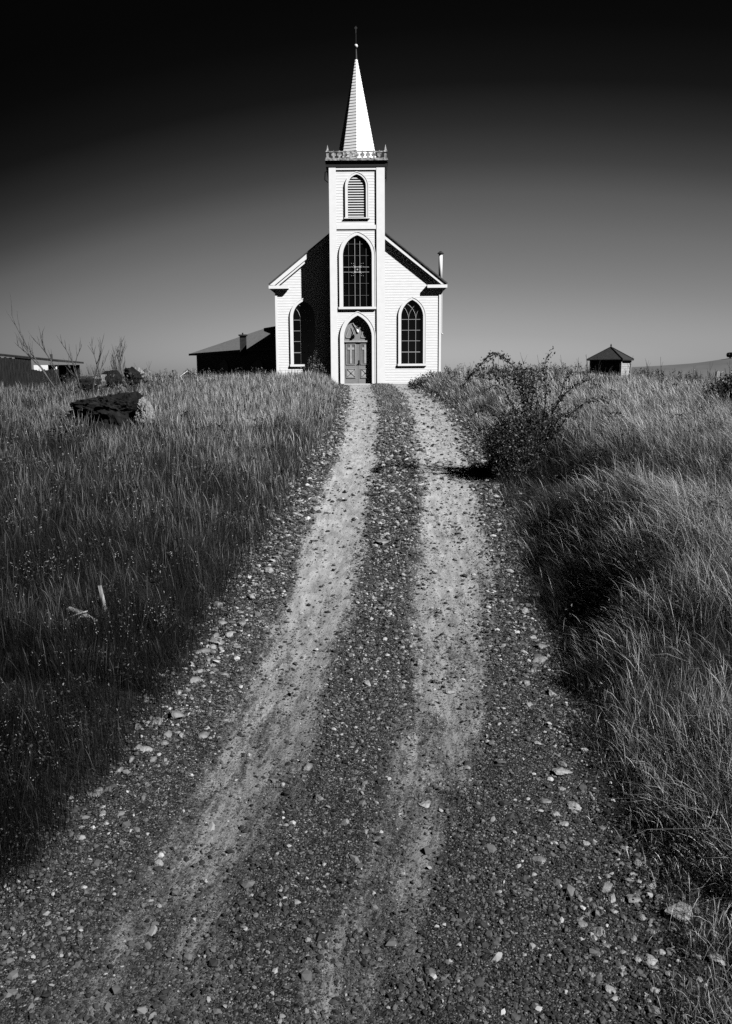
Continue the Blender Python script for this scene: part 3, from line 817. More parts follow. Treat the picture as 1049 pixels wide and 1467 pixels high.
def crest(mb, x, y, along):
    # trefoil leaf: foot, two side lobes and a knob
    def pr(pts, t):
        if along == 'x': mb.prism([(x + a, ZC + .22 + b_) for a, b_ in pts], y - t, y + t)
        else:
            n = len(pts)
            mb.add([(x - t, y + a, ZC + .22 + b_) for a, b_ in pts] + [(x + t, y + a, ZC + .22 + b_) for a, b_ in pts], [tuple(range(n)), tuple(range(2 * n - 1, n - 1, -1))] + [(i, n + i, n + (i + 1) % n, (i + 1) % n) for i in range(n)])
    pr([(-.05, 0), (.05, 0), (.045, .08), (.11, .1), (.125, .18), (.08, .25), (.035, .22), (.05, .33), (0, .39), (-.05, .33), (-.035, .22), (-.08, .25), (-.125, .18), (-.11, .1), (-.045, .08)], .03)
for y in (YT - .07, YTB + .09):
    m = MB()
    for k in range(9): crest(m, XC - 1.2 + k * .3, y, 'x')
    m.build('cresting_leaf_row', M['weather'], par)
for x in (XC - CX + .09, XC + CX - .09):
    m = MB()
    for k in range(9): crest(m, x, YT + .25 + k * .3, 'y')
    m.build('cresting_leaf_row', M['weather'], par)
for sx in (-1, 1):
    for yy in (YT - .08, YTB + .06):
        m = MB(); cx_ = XC + sx * (CX - .1); z0 = ZC + .12
        def sq(r0, r1, a, b_):
            m.add([(cx_ - r0, yy - r0, a), (cx_ + r0, yy - r0, a), (cx_ + r0, yy + r0, a), (cx_ - r0, yy + r0, a), (cx_ - r1, yy - r1, b_), (cx_ + r1, yy - r1, b_), (cx_ + r1, yy + r1, b_), (cx_ - r1, yy + r1, b_)],
                  [(0, 3, 2, 1), (4, 5, 6, 7), (0, 1, 5, 4), (1, 2, 6, 5), (2, 3, 7, 6), (3, 0, 4, 7)])
        sq(.1, .1, z0, z0 + .1); sq(.065, .065, z0 + .101, z0 + .38); sq(.1, .08, z0 + .381, z0 + .46); sq(.06, .004, z0 + .461, z0 + .76)
        m.build('pinnacle', M['weather'], church)
# iron brackets under the cornice
for px, s_ in ((466, -1), (553, 1)):
    m = MB(); x0 = XC + s_ * THW; a = .2 if s_ < 0 else .1
    m.tube([(x0, YT + .1, z_(243)), (x0 + s_ * a, YT + .1, z_(246)), (x0 + s_ * a * 1.1, YT + .1, z_(257)), (x0 + s_ * .03, YT + .1, z_(261))], .022, 6); m.build('bracket', M['iron'], church)

# spire
YS = YT + 1.47; xS = XC
zs0, zs1 = ZC + .1, P(510, 79, YS)[1]
r0 = .99; m = MB(); n = 36
zbase_vis = z_(222, YS)
def rs(z): return max(.02, r0 * (zs1 - z) / (zs1 - zbase_vis) + .015)
for i in range(n):
    a, b_ = zs0 + (zs1 - zs0) * i / n, zs0 + (zs1 - zs0) * (i + 1) / n
    ra, rb = rs(a) + .018, rs(b_)
    vs = []
    for rr, z in ((ra - .03, a), (ra, a), (rb, b_ + .001)):
        for k in range(8):
            t = math.pi / 4 * k - math.pi / 2; vs.append((xS + rr * math.cos(t), YS + rr * math.sin(t), z))
    fs = []
    for k in range(8):
        k2 = (k + 1) % 8; fs += [(8 + k, 8 + k2, 16 + k2, 16 + k), (k, k2, 8 + k2, 8 + k)]
    m.add(vs, fs)
m.build('spire', M['white'], church)
m = MB(); m.tube([(xS, YS, zs1 - .25), (xS, YS, zs1 + .1), (xS, YS, zs1 + .3)], [.07, .05, .03], 8)
m.tube([(xS, YS, zs1 + .2), (xS, YS, P(510, 46, YS)[1])], .018, 6); zk = P(510, 40, YS)[1]
fin = m.build('finial', M['iron'], church)
m = MB(); zb_ = P(510, 66, YS)[1]; m.tube([(xS, YS, zb_ - .1), (xS, YS, zb_ - .07), (xS, YS, zb_), (xS, YS, zb_ + .07), (xS, YS, zb_ + .1)], [.02, .075, .1, .075, .02], 12); m.build('ball', M['tin'], fin, True)
m = MB(); m.box(xS - .025, xS + .025, YS - .02, YS + .02, zk - .26, zk + .08); m.box(xS - .065, xS + .065, YS - .018, YS + .018, zk - .05, zk + .04); m.build('rod_tip', M['iron'], fin)

# stove pipe
YP = 57.0; xp = P(631.3, 380, YP)[0]
m = MB(); m.tube([(xp, YP, z_(404, YP, 631)), (xp, YP, P(631, 364, YP)[1])], .115, 12); sp = m.build('stove_pipe', M['tin'], church, True)
m = MB(); zt_ = P(631, 364, YP)[1]; m.tube([(xp, YP, zt_ + .02), (xp, YP, zt_ + .05), (xp, YP, zt_ + .17)], [.2, .2, .05], 12); m.build('pipe_cap', M['dark'], sp)
# gutter spout on the right corner
m = MB(); xq = XF1 + .04; m.tube([(xq, YF + .15, ZTIP - .2), (xq, YF + .15, z_(478, YF))], .03, 6); m.tube([(xq, YF + .15, z_(478, YF)), (xq + .08, YF + .1, z_(479.5, YF))], .035, 6); m.build('downpipe', M['tin'], church)

# ------------------------------------------------------------------ schoolhouse behind
p0 = np.array([-4.6, 55.8]); p1 = np.array([-14.9, 78.0]); ax = (p1 - p0) / np.linalg.norm(p1 - p0); nx = np.array([ax[1], -ax[0]])  # nx points right/back
if nx[0] < 0: nx = -nx
ZEV = P(273, 507, 78)[1]
def S3(s, t, z): q = p0 + ax * s + nx * t; return (q[0], q[1], z)
Ls = float(np.linalg.norm(p1 - p0)); Wd = 10.0
school = empty('schoolhouse', (float(p0[0]), float(p0[1]), 1.5), 'long low dark board building with hipped grey shingle roof, behind the white church', 'building')
def quadbox(mb, s0, s1, t0, t1, z0, z1):
    mb.add([S3(s0, t0, z0), S3(s1, t0, z0), S3(s1, t1, z0), S3(s0, t1, z0), S3(s0, t0, z1), S3(s1, t0, z1), S3(s1, t1, z1), S3(s0, t1, z1)],
           [(0, 3, 2, 1), (4, 5, 6, 7), (0, 1, 5, 4), (1, 2, 6, 5), (2, 3, 7, 6), (3, 0, 4, 7)])
m = MB(); quadbox(m, .5, Ls - .6, .5, Wd - .5, -.5, ZEV - .1)
for i in range(28):   # lapped boards on the seen side and end
    z0 = ZEV - .13 - i * .13
    m.add([S3(.5, .46, z0 - .13), S3(Ls - .6, .46, z0 - .13), S3(Ls - .6, .49, z0), S3(.5, .49, z0)], [(0, 1, 2, 3)])
    m.add([S3(.46, .5, z0 - .13), S3(.46, Wd - .5, z0 - .13), S3(.49, Wd - .5, z0), S3(.49, .5, z0)], [(0, 1, 2, 3)])
m.build('wall', M['brownwall'], school)
ZRG = ZEV + 1.95
m = MB(); e = .12
for zo in (0,):
    vs = [S3(0, 0, ZEV), S3(Ls, 0, ZEV), S3(Ls, Wd, ZEV), S3(0, Wd, ZEV), S3(5, Wd / 2, ZRG), S3(Ls - 5, Wd / 2, ZRG)]
    m.add(vs, [(0, 1, 5, 4), (1, 2, 5), (2, 3, 4, 5), (3, 0, 4)])
quadbox(m, 0.02, Ls - .02, 0.02, Wd - .02, ZEV - .14, ZEV - .004)
rf = m.build('roof', M['slate'], school)
m = MB(); quadbox(m, -.03, Ls + .03, -.03, .0, ZEV - .15, ZEV + .02); m.build('eave_board', M['dark'], rf)
for px in (323, 372):
    # where the ray meets the seen wall
    u = (px - 524.5) / F / math.cos(PITCH) * 1.0
    # solve p = p0+nx*.5+ax*s with x = k*y
    k = P(px, 525, 1.0)[0]; q = p0 + nx * .5
    s = (k * q[1] - q[0]) / (ax[0] - k * ax[1])
    zc = P(px, 516, float(q[1] + ax[1] * s))[1]
    for nm, hw, t0, mt in (('window', .62, .38, M['dark']),):
        poly = [(-hw, zc - 2.2), (hw, zc - 2.2), (hw, zc - .6)] + [(hw * math.cos(a), zc - .6 + .62 * math.sin(a)) for a in (.5, 1.0, 1.57, 2.14, 2.64)] + [(-hw, zc - .6)]
        m = MB(); n = len(poly)
        m.add([S3(s + a * 1.9, t0, z) for a, z in poly] + [S3(s + a * 1.9, .5, z) for a, z in poly], [tuple(range(n))] + [(i, n + i, n + (i + 1) % n, (i + 1) % n) for i in range(n)])
        m.build('window', M['iron'], school)
# brick flue with cap on the roof
yv = 62.0; xv = P(348.5, 490, yv)[0]; zv0, zv1 = P(348, 499, yv)[1], P(348, 481.5, yv)[1]
m = MB(); m.box(xv - .2, xv + .2, yv - .2, yv + .2, zv0 - .5, zv1); ch = m.build('chimney', M['dark'], school)
m = MB(); m.box(xv - .27, xv + .27, yv - .27, yv + .27, zv1 + .002, zv1 + .1); m.tube([(xv - .02, yv, zv1 + .1), (xv - .02, yv, zv1 + .22)], .05, 6); m.build('chimney_cap', M['dark'], ch)
# upper hipped roof of the middle block
xa = P(378, 471, 62)[0]; za, zb = P(378, 474.5, 62)[1], P(378, 470, 62)[1]
m = MB(); m.box(xa, xa + 5, 62, 68, za, zb); m.add([(xa, 62, zb), (xa + 5, 62, zb), (xa + 5, 68, zb), (xa, 68, zb), (xa + 2.4, 64.8, zb + .55)], [(0, 1, 4), (1, 2, 4), (2, 3, 4), (3, 0, 4)])
ur = m.build('upper_roof', M['slate'], school)
m = MB(); m.box(xa + .7, xa + 4.5, 62.5, 67.5, ZEV - .3, za - .003); m.build('upper_wall', M['brownwall'], school)

# ------------------------------------------------------------------ small pump house on the right
yg = 48.0; xg, _ = P(872, 520, yg); ze = P(876, 515.2, yg)[1]; zp = P(876, 497.5, yg)[1]
gz = empty('pump_house', (xg, yg, float(height(xg, yg))), 'small square weathered timber hut with pyramid roof among tall grass', 'hut')
rot = R(-24); zg0 = float(height(xg, yg)) - .3
def G(a, b_, z): return (xg + .1 + a * math.cos(rot) - b_ * math.sin(rot), yg + a * math.sin(rot) + b_ * math.cos(rot), z)
def gbox(mb, a0, a1, b0, b1, z0, z1):
    mb.add([G(a0, b0, z0), G(a1, b0, z0), G(a1, b1, z0), G(a0, b1, z0), G(a0, b0, z1), G(a1, b0, z1), G(a1, b1, z1), G(a0, b1, z1)],
           [(0, 3, 2, 1), (4, 5, 6, 7), (0, 1, 5, 4), (1, 2, 6, 5), (2, 3, 7, 6), (3, 0, 4, 7)])
hw = .78
# the hut is turned so that its front looks left of the camera and its right side catches the sun
rot = R(-33)
m = MB(); nb = 9
for i in range(nb):
    a = -hw + i * 2 * hw / nb; gbox(m, a + .006, a + 2 * hw / nb - .006, -hw, -hw + .03, zg0, ze - .03 - .02 * (i % 2))
m.build('front_boards', M['darkboard'], gz)  # dark tone paints the shaded front of the same weathered hut
m = MB()
for i in range(14):
    z0 = zg0 + i * (ze - .03 - zg0) / 14; gbox(m, hw - .03, hw + .012 * (i % 2), -hw + .035, hw, z0 + .004, z0 + (ze - .03 - zg0) / 14 - .004)
m.build('side_boards', M['greyboard'], gz)  # pale tone paints the sunlit side of the hut
for q in ((hw - .02, hw + .07, -hw - .07, -hw + .03), (hw - .05, hw + .05, hw, hw + .08), (-hw - .05, -hw + .04, -hw - .06, -hw)):
    m = MB(); gbox(m, *q, zg0, ze - .02); m.build('corner_post', M['greyboard'], gz)
m = MB(); gbox(m, -hw, -hw + .03, -hw + .03, hw, zg0, ze - .03); gbox(m, -hw, hw, hw - .03, hw - .001, zg0, ze - .03); m.build('back_boards', M['darkboard'], gz)
m = MB(); ho = hw + .16
m.add([G(-ho, -ho, ze), G(ho, -ho, ze), G(ho, ho, ze), G(-ho, ho, ze), G(0, 0, zp)], [(0, 1, 4), (1, 2, 4), (2, 3, 4), (3, 0, 4)])
gbox(m, -ho, ho, -ho, ho, ze - .05, ze - .003); rf = m.build('pyramid_roof', M['darkboard'], gz)
m = MB()
for a, b_ in ((-1, -1), (1, -1), (1, 1), (-1, 1)):
    m.tube([G(a * ho, b_ * ho, ze + .02), G(0, 0, zp + .02)], .028, 4)
m.build('hip_batten', M['board'], rf)
m = MB(); m.tube([G(0, 0, zp - .05), G(0, 0, zp + .06), G(0, 0, zp + .1), G(0, 0, zp + .18)], [.035, .03, .045, .008], 6); m.build('finial', M['board'], rf)

# ------------------------------------------------------------------ board shed at far left
ysd = 38.0
def W(px, py, Y=ysd): return P(px, py, Y)
shed = empty('board_shed', (W(40, 550)[0], ysd, float(height(W(40, 550)[0], ysd))), 'low dark shed of upright weathered boards with a flat sloping roof at left edge', 'shed')
m = MB(); xL, xR = W(-40, 530)[0], W(84, 530)[0]; n = 32; zg = float(height(xL, ysd)) - .4
random.seed(3)
for i in range(n):
    a = xL + (xR - xL) * i / n; px = -40 + 124 * (i + .5) / n
    zt = W(px, 512.5 if px < 46 else 530)[1] + random.uniform(-.05, .04)
    m.box(a + .008, a + (xR - xL) / n - .004, ysd, ysd + .03 + .012 * (i % 2), zg, zt)
wl = m.build('plank_wall', M['board'], shed)  # dark board tone includes the wall's shade, since its front is sunlit
m = MB(); (ax0, az0), (ax1, az1) = W(-45, 505.5), W(84, 518.5)
m.add([(ax0, ysd - .03, az0), (ax1, ysd - .03, az1), (ax1, ysd + 3.4, az1 - .05), (ax0, ysd + 3.4, az0 - .05), (ax0, ysd - .03, az0 + .09), (ax1, ysd - .03, az1 + .07), (ax1, ysd + 3.4, az1 + .03), (ax0, ysd + 3.4, az0 + .03)],
      [(0, 3, 2, 1), (4, 5, 6, 7), (0, 1, 5, 4), (1, 2, 6, 5), (2, 3, 7, 6), (3, 0, 4, 7)])
m.build('flat_roof', M['darkboard'], shed)
m = MB(); m.box(W(48, 527)[0], W(68, 527)[0], ysd + .045, ysd + .08, zg + .3, W(60, 523.0)[1]); m.box(W(71, 527)[0], W(79, 527)[0], ysd + .2, ysd + .24, zg + .3, W(75, 525)[1]); o = m.build('whitewashed_wall', M['trim'], shed)
m = MB(); m.box(W(20, 527)[0], W(79, 527)[0], ysd + 3.2, ysd + 3.3, zg, W(60, 522)[1]); m.build('rear_wall', M['board'], shed)
m = MB(); m.tube([(W(67, 515)[0], ysd + .6, W(67, 518)[1]), (W(67, 515)[0], ysd + .6, W(67, 507)[1])], .05, 6); m.build('vent_pipe', M['iron'], shed)

# ------------------------------------------------------------------ distant house
yh = 125.0; hx, hz = P(270, 529.5, yh)
hs = empty('distant_house', (hx, yh, float(height(hx, yh))), 'distant white gabled house, only its roof peak showing above the grass', 'house')
zg = float(height(hx, yh)) - .3
m = MB(); m.prism([(hx - 2.6, zg), (hx + 2.6, zg), (hx + 2.6, hz - 2.0), (hx, hz - .25), (hx - 2.6, hz - 2.0)], yh, yh + 8); m.build('wall', M['greyboard'], hs)
m = MB()
for s_ in (-1, 1):
    m.prism([(hx, hz), (hx + s_ * 3, hz - 2.15), (hx + s_ * 3, hz - 2.35), (hx, hz - .2)], yh - .3, yh - .2)
m.build('rake_board', M['trim'], hs)
m = MB()
for s_ in (-1, 1): m.prism([(hx, hz + .08), (hx + s_ * 3.05, hz - 2.1), (hx + s_ * 3.05, hz - 2.2), (hx, hz - .02)], yh - .35, yh + 8.3)
m.build('roof', M['slate'], hs)

# ------------------------------------------------------------------ far hill on the right
hy = np.linspace(260, 620, 40); hxs = np.linspace(90, 900, 120)
HX, HY = np.meshgrid(hxs, hy)
prof = np.interp(HX, [90, 130, 165, 230, 330, 500, 900], [1.0, 3.6, 7.2, 14, 25, 34, 10]) + 1.0
HZ = -26 + (26 + prof) * np.exp(-((HY - 400) / 110) ** 2) + .8 * wav(HX, HY, 60, 1)
hill = big_mesh('hill', np.stack([HX, HY, HZ], -1).reshape(-1, 3), grid_faces(120, 40), None, M['hill'], smooth=True)
tag(hill, kind='structure')
# dark tree line on its shoulder
random.seed(5)
for i, px in enumerate((1046, 1056, 1070)):
    Yd = 396.0; x = P(px, 519, Yd)[0]; zt = P(px, 516 - i, Yd)[1]
    zb = -26 + (26 + 1 + float(np.interp(x, [90, 130, 165, 230, 330], [1, 3.6, 7.2, 14, 25]))) * math.exp(-((Yd - 400) / 110) ** 2)
    labs = ('dark round tree on the far hill at the right edge',
            'dark tree just beyond the first tree on the far hill', 'tallest dark tree on the far hill, farthest to the right')
    t = empty('hill_tree', (x, Yd, zb), labs[i], 'tree', 'dark trees on the far hill')
    tr_ = MB(); H = 2.6 + .5 * i
    tr_.tube([(x, Yd, zb - .5), (x, Yd, zb + H * .6)], [.35, .15], 6); tr_.build('trunk', M['twig'], t)
    c_ = rng.standard_normal((900, 3)); c_ /= np.linalg.norm(c_, axis=1)[:, None]; c_ *= (rng.random((900, 1)) ** .4)
    leaf_obj('crown', c_ * np.array([1.5, 1.5, H * .36]) + np.array([x, Yd, zb + H * .62]), .45, .02, .05, t)

# fence post at right
yp = 33.0; xpz = P(1028, 545, yp)[0]; zp0 = float(height(xpz, yp))
m = MB(); m.box(xpz - .06, xpz + .06, yp - .06, yp + .06, zp0 - .3, P(1028, 533, yp)[1]); m.prism([(xpz - .062, P(1028, 533, yp)[1]), (xpz + .062, P(1028, 533, yp)[1]), (xpz - .01, P(1028, 531, yp)[1])], yp - .06, yp + .06)
tag(m.build('fence_post', M['greyboard']), 'short grey wooden fence post standing in grass below the far hill', 'post')

# ------------------------------------------------------------------ rocks
def ico(sub=3):
    import bmesh
    bm = bmesh.new(); bmesh.ops.create_icosphere(bm, subdivisions=sub, radius=1)
    v = np.array([q.co[:] for q in bm.verts]); f = [tuple(q.index for q in fc.verts) for fc in bm.faces]; bm.free(); return v, f
ICO = {k: ico(k) for k in (3, 4, 5)}
def rock(name, loc, size, m, label, cat='rock', group=None, seed=0, cuts=14, sub=3, sink=.15, rot=None, lump=.06, wedge=0):
    r_ = np.random.default_rng(seed + 100)
    v, f = ICO[sub]; rad = np.full(len(v), 1.3)
    for _ in range(cuts):
        n = r_.standard_normal(3); n /= np.linalg.norm(n); dd = r_.uniform(.62, .98); c_ = v @ n
        rad = np.where(c_ > .05, np.minimum(rad, dd / np.maximum(c_, .05)), rad)
    rad = rad * (1 + lump * (np.sin(v[:, 0] * 7 + seed) * np.sin(v[:, 1] * 6 + 2) + .5 * np.sin(v[:, 2] * 13 + seed)) + .022 * r_.standard_normal(len(v)) * (1 + (cuts > 30)))
    if cuts > 30:                              # deeply weathered crags
        rad = rad * np.array([1 + .26 * mnoise.fractal(Vector(q) * 1.9 + Vector((seed, 0, 0)), .9, 2.1, 6) for q in v])
    w = v * rad[:, None] * np.array(size)
    if wedge: w[:, 2] = np.where(w[:, 2] > 0, w[:, 2] * (1 - wedge * (.5 - .5 * np.clip(w[:, 0] / size[0], -1, 1))), w[:, 2] * 1.6)
    a = r_.uniform(0, 6.28) if rot is None else rot
    c_, s_ = math.cos(a), math.sin(a)
    w = np.stack([w[:, 0] * c_ - w[:, 1] * s_, w[:, 0] * s_ + w[:, 1] * c_, w[:, 2]], 1)
    mb = MB(); mb.add(w, f); o = mb.build(name, m)
    o.location = (loc[0], loc[1], loc[2] + size[2] * (1 - 2 * sink) * .8)
    return tag(o, label, cat, group)
def gp(px, py, lift=0):
    """where the view ray through a photo pixel meets the ground"""
    lo, hi = 1.5, 60.0
    ysamp = np.arange(1.5, 60, .05)
    for yv in ysamp:
        x, z = P(px, py, float(yv))
        if z < float(height(x, yv)) + lift: return (x, float(yv), float(height(x, yv)))
    return (x, 59.0, 0)
PX = lambda n, y: n * y / F      # size in metres of n photo pixels at distance y

# outcrop on the left, its sunlit end put in as a separate pale rock
x, z = P(165, 590, 19.0); zh = float(height(x, 19.0))
rock('boulder', (P(166, 590, 19)[0], 19.0, zh - .12), (1.05, .75, .76), M['rock_black'], 'large dark rounded boulder half sunk in the grass, its sunlit right end a separate pale piece', 'rock', None, 6, 36, 5, .04, 0, .03, .55)
rock('boulder', (P(209, 590, 18.5)[0], 18.5, zh + .22), (.21, .2, .36), M['rock_pale'], 'pale upright rock standing in for the sunlit right end of the large dark boulder', 'rock', None, 9, 32, 5, .1, .4)
rock('boulder', (P(150, 600, 18.4)[0], 18.3, zh - .12), (.5, .4, .3), M['rock_black'], 'dark low boulder in front of the large dark boulder, nearly hidden by grass', 'rock', None, 14, 14, 3, .1, 1.0)
for k, (px, py, w, h, mt, lab) in enumerate(((128, 549, .62, .3, 'rock_dark', 'dark low boulder behind the tall bare shrub, leftmost of the skyline rocks'),
                                          (146, 545, .5, .34, 'rock_grey', 'grey boulder between two dark ones on the left skyline'),
                                          (163, 545, .5, .36, 'rock_dark', 'dark blocky boulder with a pale cap in the middle of the skyline rocks'),
                                          (187, 536, .42, .36, 'rock_dark', 'dark upright boulder near the right end of the skyline rocks'),
                                          (199, 537, .34, .3, 'rock_pale', 'pale broken boulder on the skyline touching the dark upright one'),
                                          (210, 538, .3, .28, 'rock_grey', 'grey boulder ending the row of skyline rocks on the right'))):
    Yk = 27.0 + k * .25; x = P(px, py, Yk)[0]; z = P(px, py, Yk)[1]; w *= .68; h *= .7
    rock('skyline_boulder', (x, Yk, z - h * .75), (w, w * .8, h), M['rock_black' if mt == 'rock_dark' else mt], lab, 'rock', 'boulders on the left skyline', 20 + k, 12, 3, .1, None, .13)
x, z = P(154, 536, 28)
# stones on and beside the road
stones = [
    (456, 1150, 11, .8, 'rock_grey', 'grey angular stone on the ridge between the wheel tracks, nearest of the ridge stones'),
    (440, 1103, 12, .6, 'rock_grey', 'dark flat grey stone on the gravel ridge, just beyond the nearest ridge stone'),
    (548, 780, 13, .5, 'rock_grey', 'flat grey stone with a dark hollow beside it, high on the middle ridge'),
    (527, 982, 8, .7, 'rock_pale', 'small bright stone in the middle of the gravel ridge halfway up'),
    (617, 873, 9, .4, 'rock_pale', 'small pale stone in the upper part of the right wheel track'),
    (641, 996, 11, .35, 'rock_pale', 'smooth pale flat stone halfway along the right wheel track'),
    (610, 1154, 13, .25, 'rock_pale', 'pale slab flush with the ground at the near end of the right track'),
    (773, 1240, 14, .3, 'rock_grey', 'round flat stone pressed into the near gravel right of the tracks'),
    (228, 1246, 9, .9, 'rock_pale', 'lone pale cube-like stone in the near part of the left wheel track'),
    (346, 1303, 9, .8, 'rock_dark', 'small black stone in the near gravel right of the left wheel track'),
    (211, 1079, 11, .6, 'rock_pale', 'pale stone with a dark hollow on the left shoulder, nearest the grass'),
    (252, 1028, 18, .6, 'rock_grey', 'angular grey block, largest stone on the left shoulder'),
    (281, 979, 12, .6, 'rock_grey', 'grey stone on the left shoulder just beyond the angular block'),
    (290, 935, 11, .6, 'rock_grey', 'grey stone half in the grass at the left edge of the road'),
    (310, 924, 12, .5, 'rock_pale', 'pale stone beside the grey half-buried one on the left edge'),
    (332, 911, 12, .5, 'rock_pale', 'broad pale stone farthest up the stony left edge'),
    (803, 1112, 19, .45, 'rock_pale', 'long pale slanted stone at the edge of the right-hand grass'),
    (823, 1157, 13, .5, 'rock_pale', 'pale oval stone just nearer than the long slanted one on the right'),
    (808, 1182, 9, .6, 'rock_pale', 'small pale stone below the oval one at the right shoulder'),
    (767, 857, 8, .9, 'rock_pale', 'bright white stone against the grass at the right road edge'),
    (772, 948, 17, .4, 'rock_grey', 'wide flat stone at the right road edge under the grass'),
    (748, 938, 9, .8, 'rock_pale', 'small upright pale stone just left of the wide flat stone'),
    (975, 1318, 26, .5, 'rock_pale', 'large pale slab jutting from the stony bank at lower right'),
    (1022, 1352, 16, .8, 'rock_pale', 'pale knobbly rock in the lower right corner grass'),
    (1026, 1385, 14, .8, 'rock_pale', 'pale pointed rock below the knobbly one at lower right'),
    (905, 1290, 15, .5, 'rock_grey', 'grey rock in the middle of the stony bank at lower right'),
    (868, 1276, 14, .6, 'rock_grey', 'grey rock at the foot of the stony bank at lower right'),
    (858, 1345, 14, .5, 'rock_grey', 'low grey rock in the gravel at the foot of the right bank'),
    (930, 1385, 15, .4, 'rock_pale', 'pale rock lying in sparse grass near the bottom right'),
    (915, 1200, 10, .7, 'rock_pale', 'bright chip of stone at the top of the bare stony bank'),
    (40, 1020, 16, .5, 'rock_pale', 'pale knobbly stone lying in the dark grass at far left'),
]
for k, (px, py, r_, fl, mt, lab) in enumerate(stones):
    x, y, z = gp(px, py)
    s = PX(r_, y) * .85
    rock('stone', (x, y, z), (s, s * .75, s * fl * .8), M[mt], lab, 'stone', 'larger stones along the gravel road', 50 + k, 9, 3, .22, None, .03)
# smaller stones that look alike
for side, lab, grp, spots in (
    ('l', 'fist-sized broken stone in the loose rubble along the left road edge', 'rubble along the left road edge', [(300 + random.uniform(-14, 14) - k * 11, 925 + k * 16 + random.uniform(-10, 10)) for k in range(17)] + [(345 + k * 12 + random.uniform(-6, 6), 880 - k * 20) for k in range(8)] + [(random.gauss(312, 16), random.gauss(925, 28)) for k in range(16)] + [(random.gauss(245, 20), random.gauss(1045, 26)) for k in range(14)]),
    ('r', 'fist-sized broken stone in the loose rubble along the right road edge', 'rubble along the right road edge', [(760 + k * 2.6 + random.uniform(-24, 14), 880 + k * 17) for k in range(18)] + [(850 + random.uniform(-20, 150), 1180 + random.uniform(0, 270)) for k in range(80)])):
    for k, (px, py) in enumerate(spots):
        x, y, z = gp(px, py); s = PX(random.uniform(3.5, 8.5), y)
        rock('rubble_stone', (x, y, z), (s, s * random.uniform(.6, .9), s * random.uniform(.35, .7)), M[random.choice(['rock_pale', 'rock_grey', 'rock_grey'])], lab, 'stone', grp, 200 + k * 3 + (side == 'r'), 8, 3, .2, None, .03)

# deadwood at left
x, y, z = gp(150, 900)
m = MB(); a = P(144, 845, y)[0], P(144, 845, y)[1]; b_ = P(155, 896, y)
m.tube([(b_[0] + .01, y, b_[1] - .12), (b_[0], y, b_[1]), ((a[0] * .5 + b_[0] * .5) + .012, y - .02, (a[1] + b_[1]) / 2), (a[0] + .004, y - .03, a[1] + .05), (a[0], y - .03, a[1])], [.026, .025, .021, .017, .008], 9)
tag(m.build('wooden_stake', M['deadwood'], None, True), 'bleached broken stick standing upright in the dark grass at left', 'stick')
x, y, z = gp(118, 905)
lg = MB(); q0 = P(100, 872, y); q1 = P(140, 888, y)
lg.tube([(q0[0] - .05, y, q0[1] - .03), (q0[0], y, q0[1]), ((q0[0] + q1[0]) / 2, y - .04, (q0[1] + q1[1]) / 2 + .015), (q1[0], y - .06, q1[1] - .01)], [.012, .022, .028, .03], 8)
q0 = P(102, 884, y); q1 = P(116, 893, y)
lg.tube([(q0[0], y - .1, q0[1]), ((q0[0] + q1[0]) / 2 - .01, y - .12, q1[1] + .005), (q1[0], y - .12, q1[1])], [.008, .014, .008], 6)
q0 = P(108, 908, y); q1 = P(125, 911, y); lg.tube([(q0[0], y - .14, q0[1]), (q1[0], y - .14, q1[1])], [.016, .012], 6)
random.seed(21)
for k in range(9):
    a0 = P(random.uniform(96, 140), random.uniform(870, 905), y); L1 = random.uniform(.1, .26); an = random.uniform(-.5, 1.0)
    b0 = (a0[0] + L1 * math.cos(an) * random.choice((-1, 1)), y - random.uniform(.05, .16), a0[1] + L1 * math.sin(an) * .6)
    lg.tube([(a0[0], y - .06, a0[1]), ((a0[0] + b0[0]) / 2 + .015, y - .09, (a0[1] + b0[2]) / 2 + .012), b0], [.009, .007, .003], 5)
tag(lg.build('fallen_branch', M['deadwood'], None, True), 'tangle of broken grey dead branches lying in dark grass beside the upright stick', 'branch')
x, y, z = gp(951, 1172); m = MB()
q0 = P(942, 1164, y - .1); q1 = P(963, 1178, y - .1); m.tube([(q0[0], y - .1, q0[1]), (q1[0], y - .12, q1[1])], [.016, .013], 6)
tag(m.build('broken_stick', M['deadwood']), 'short bleached piece of stick caught in the grass at lower right', 'stick')

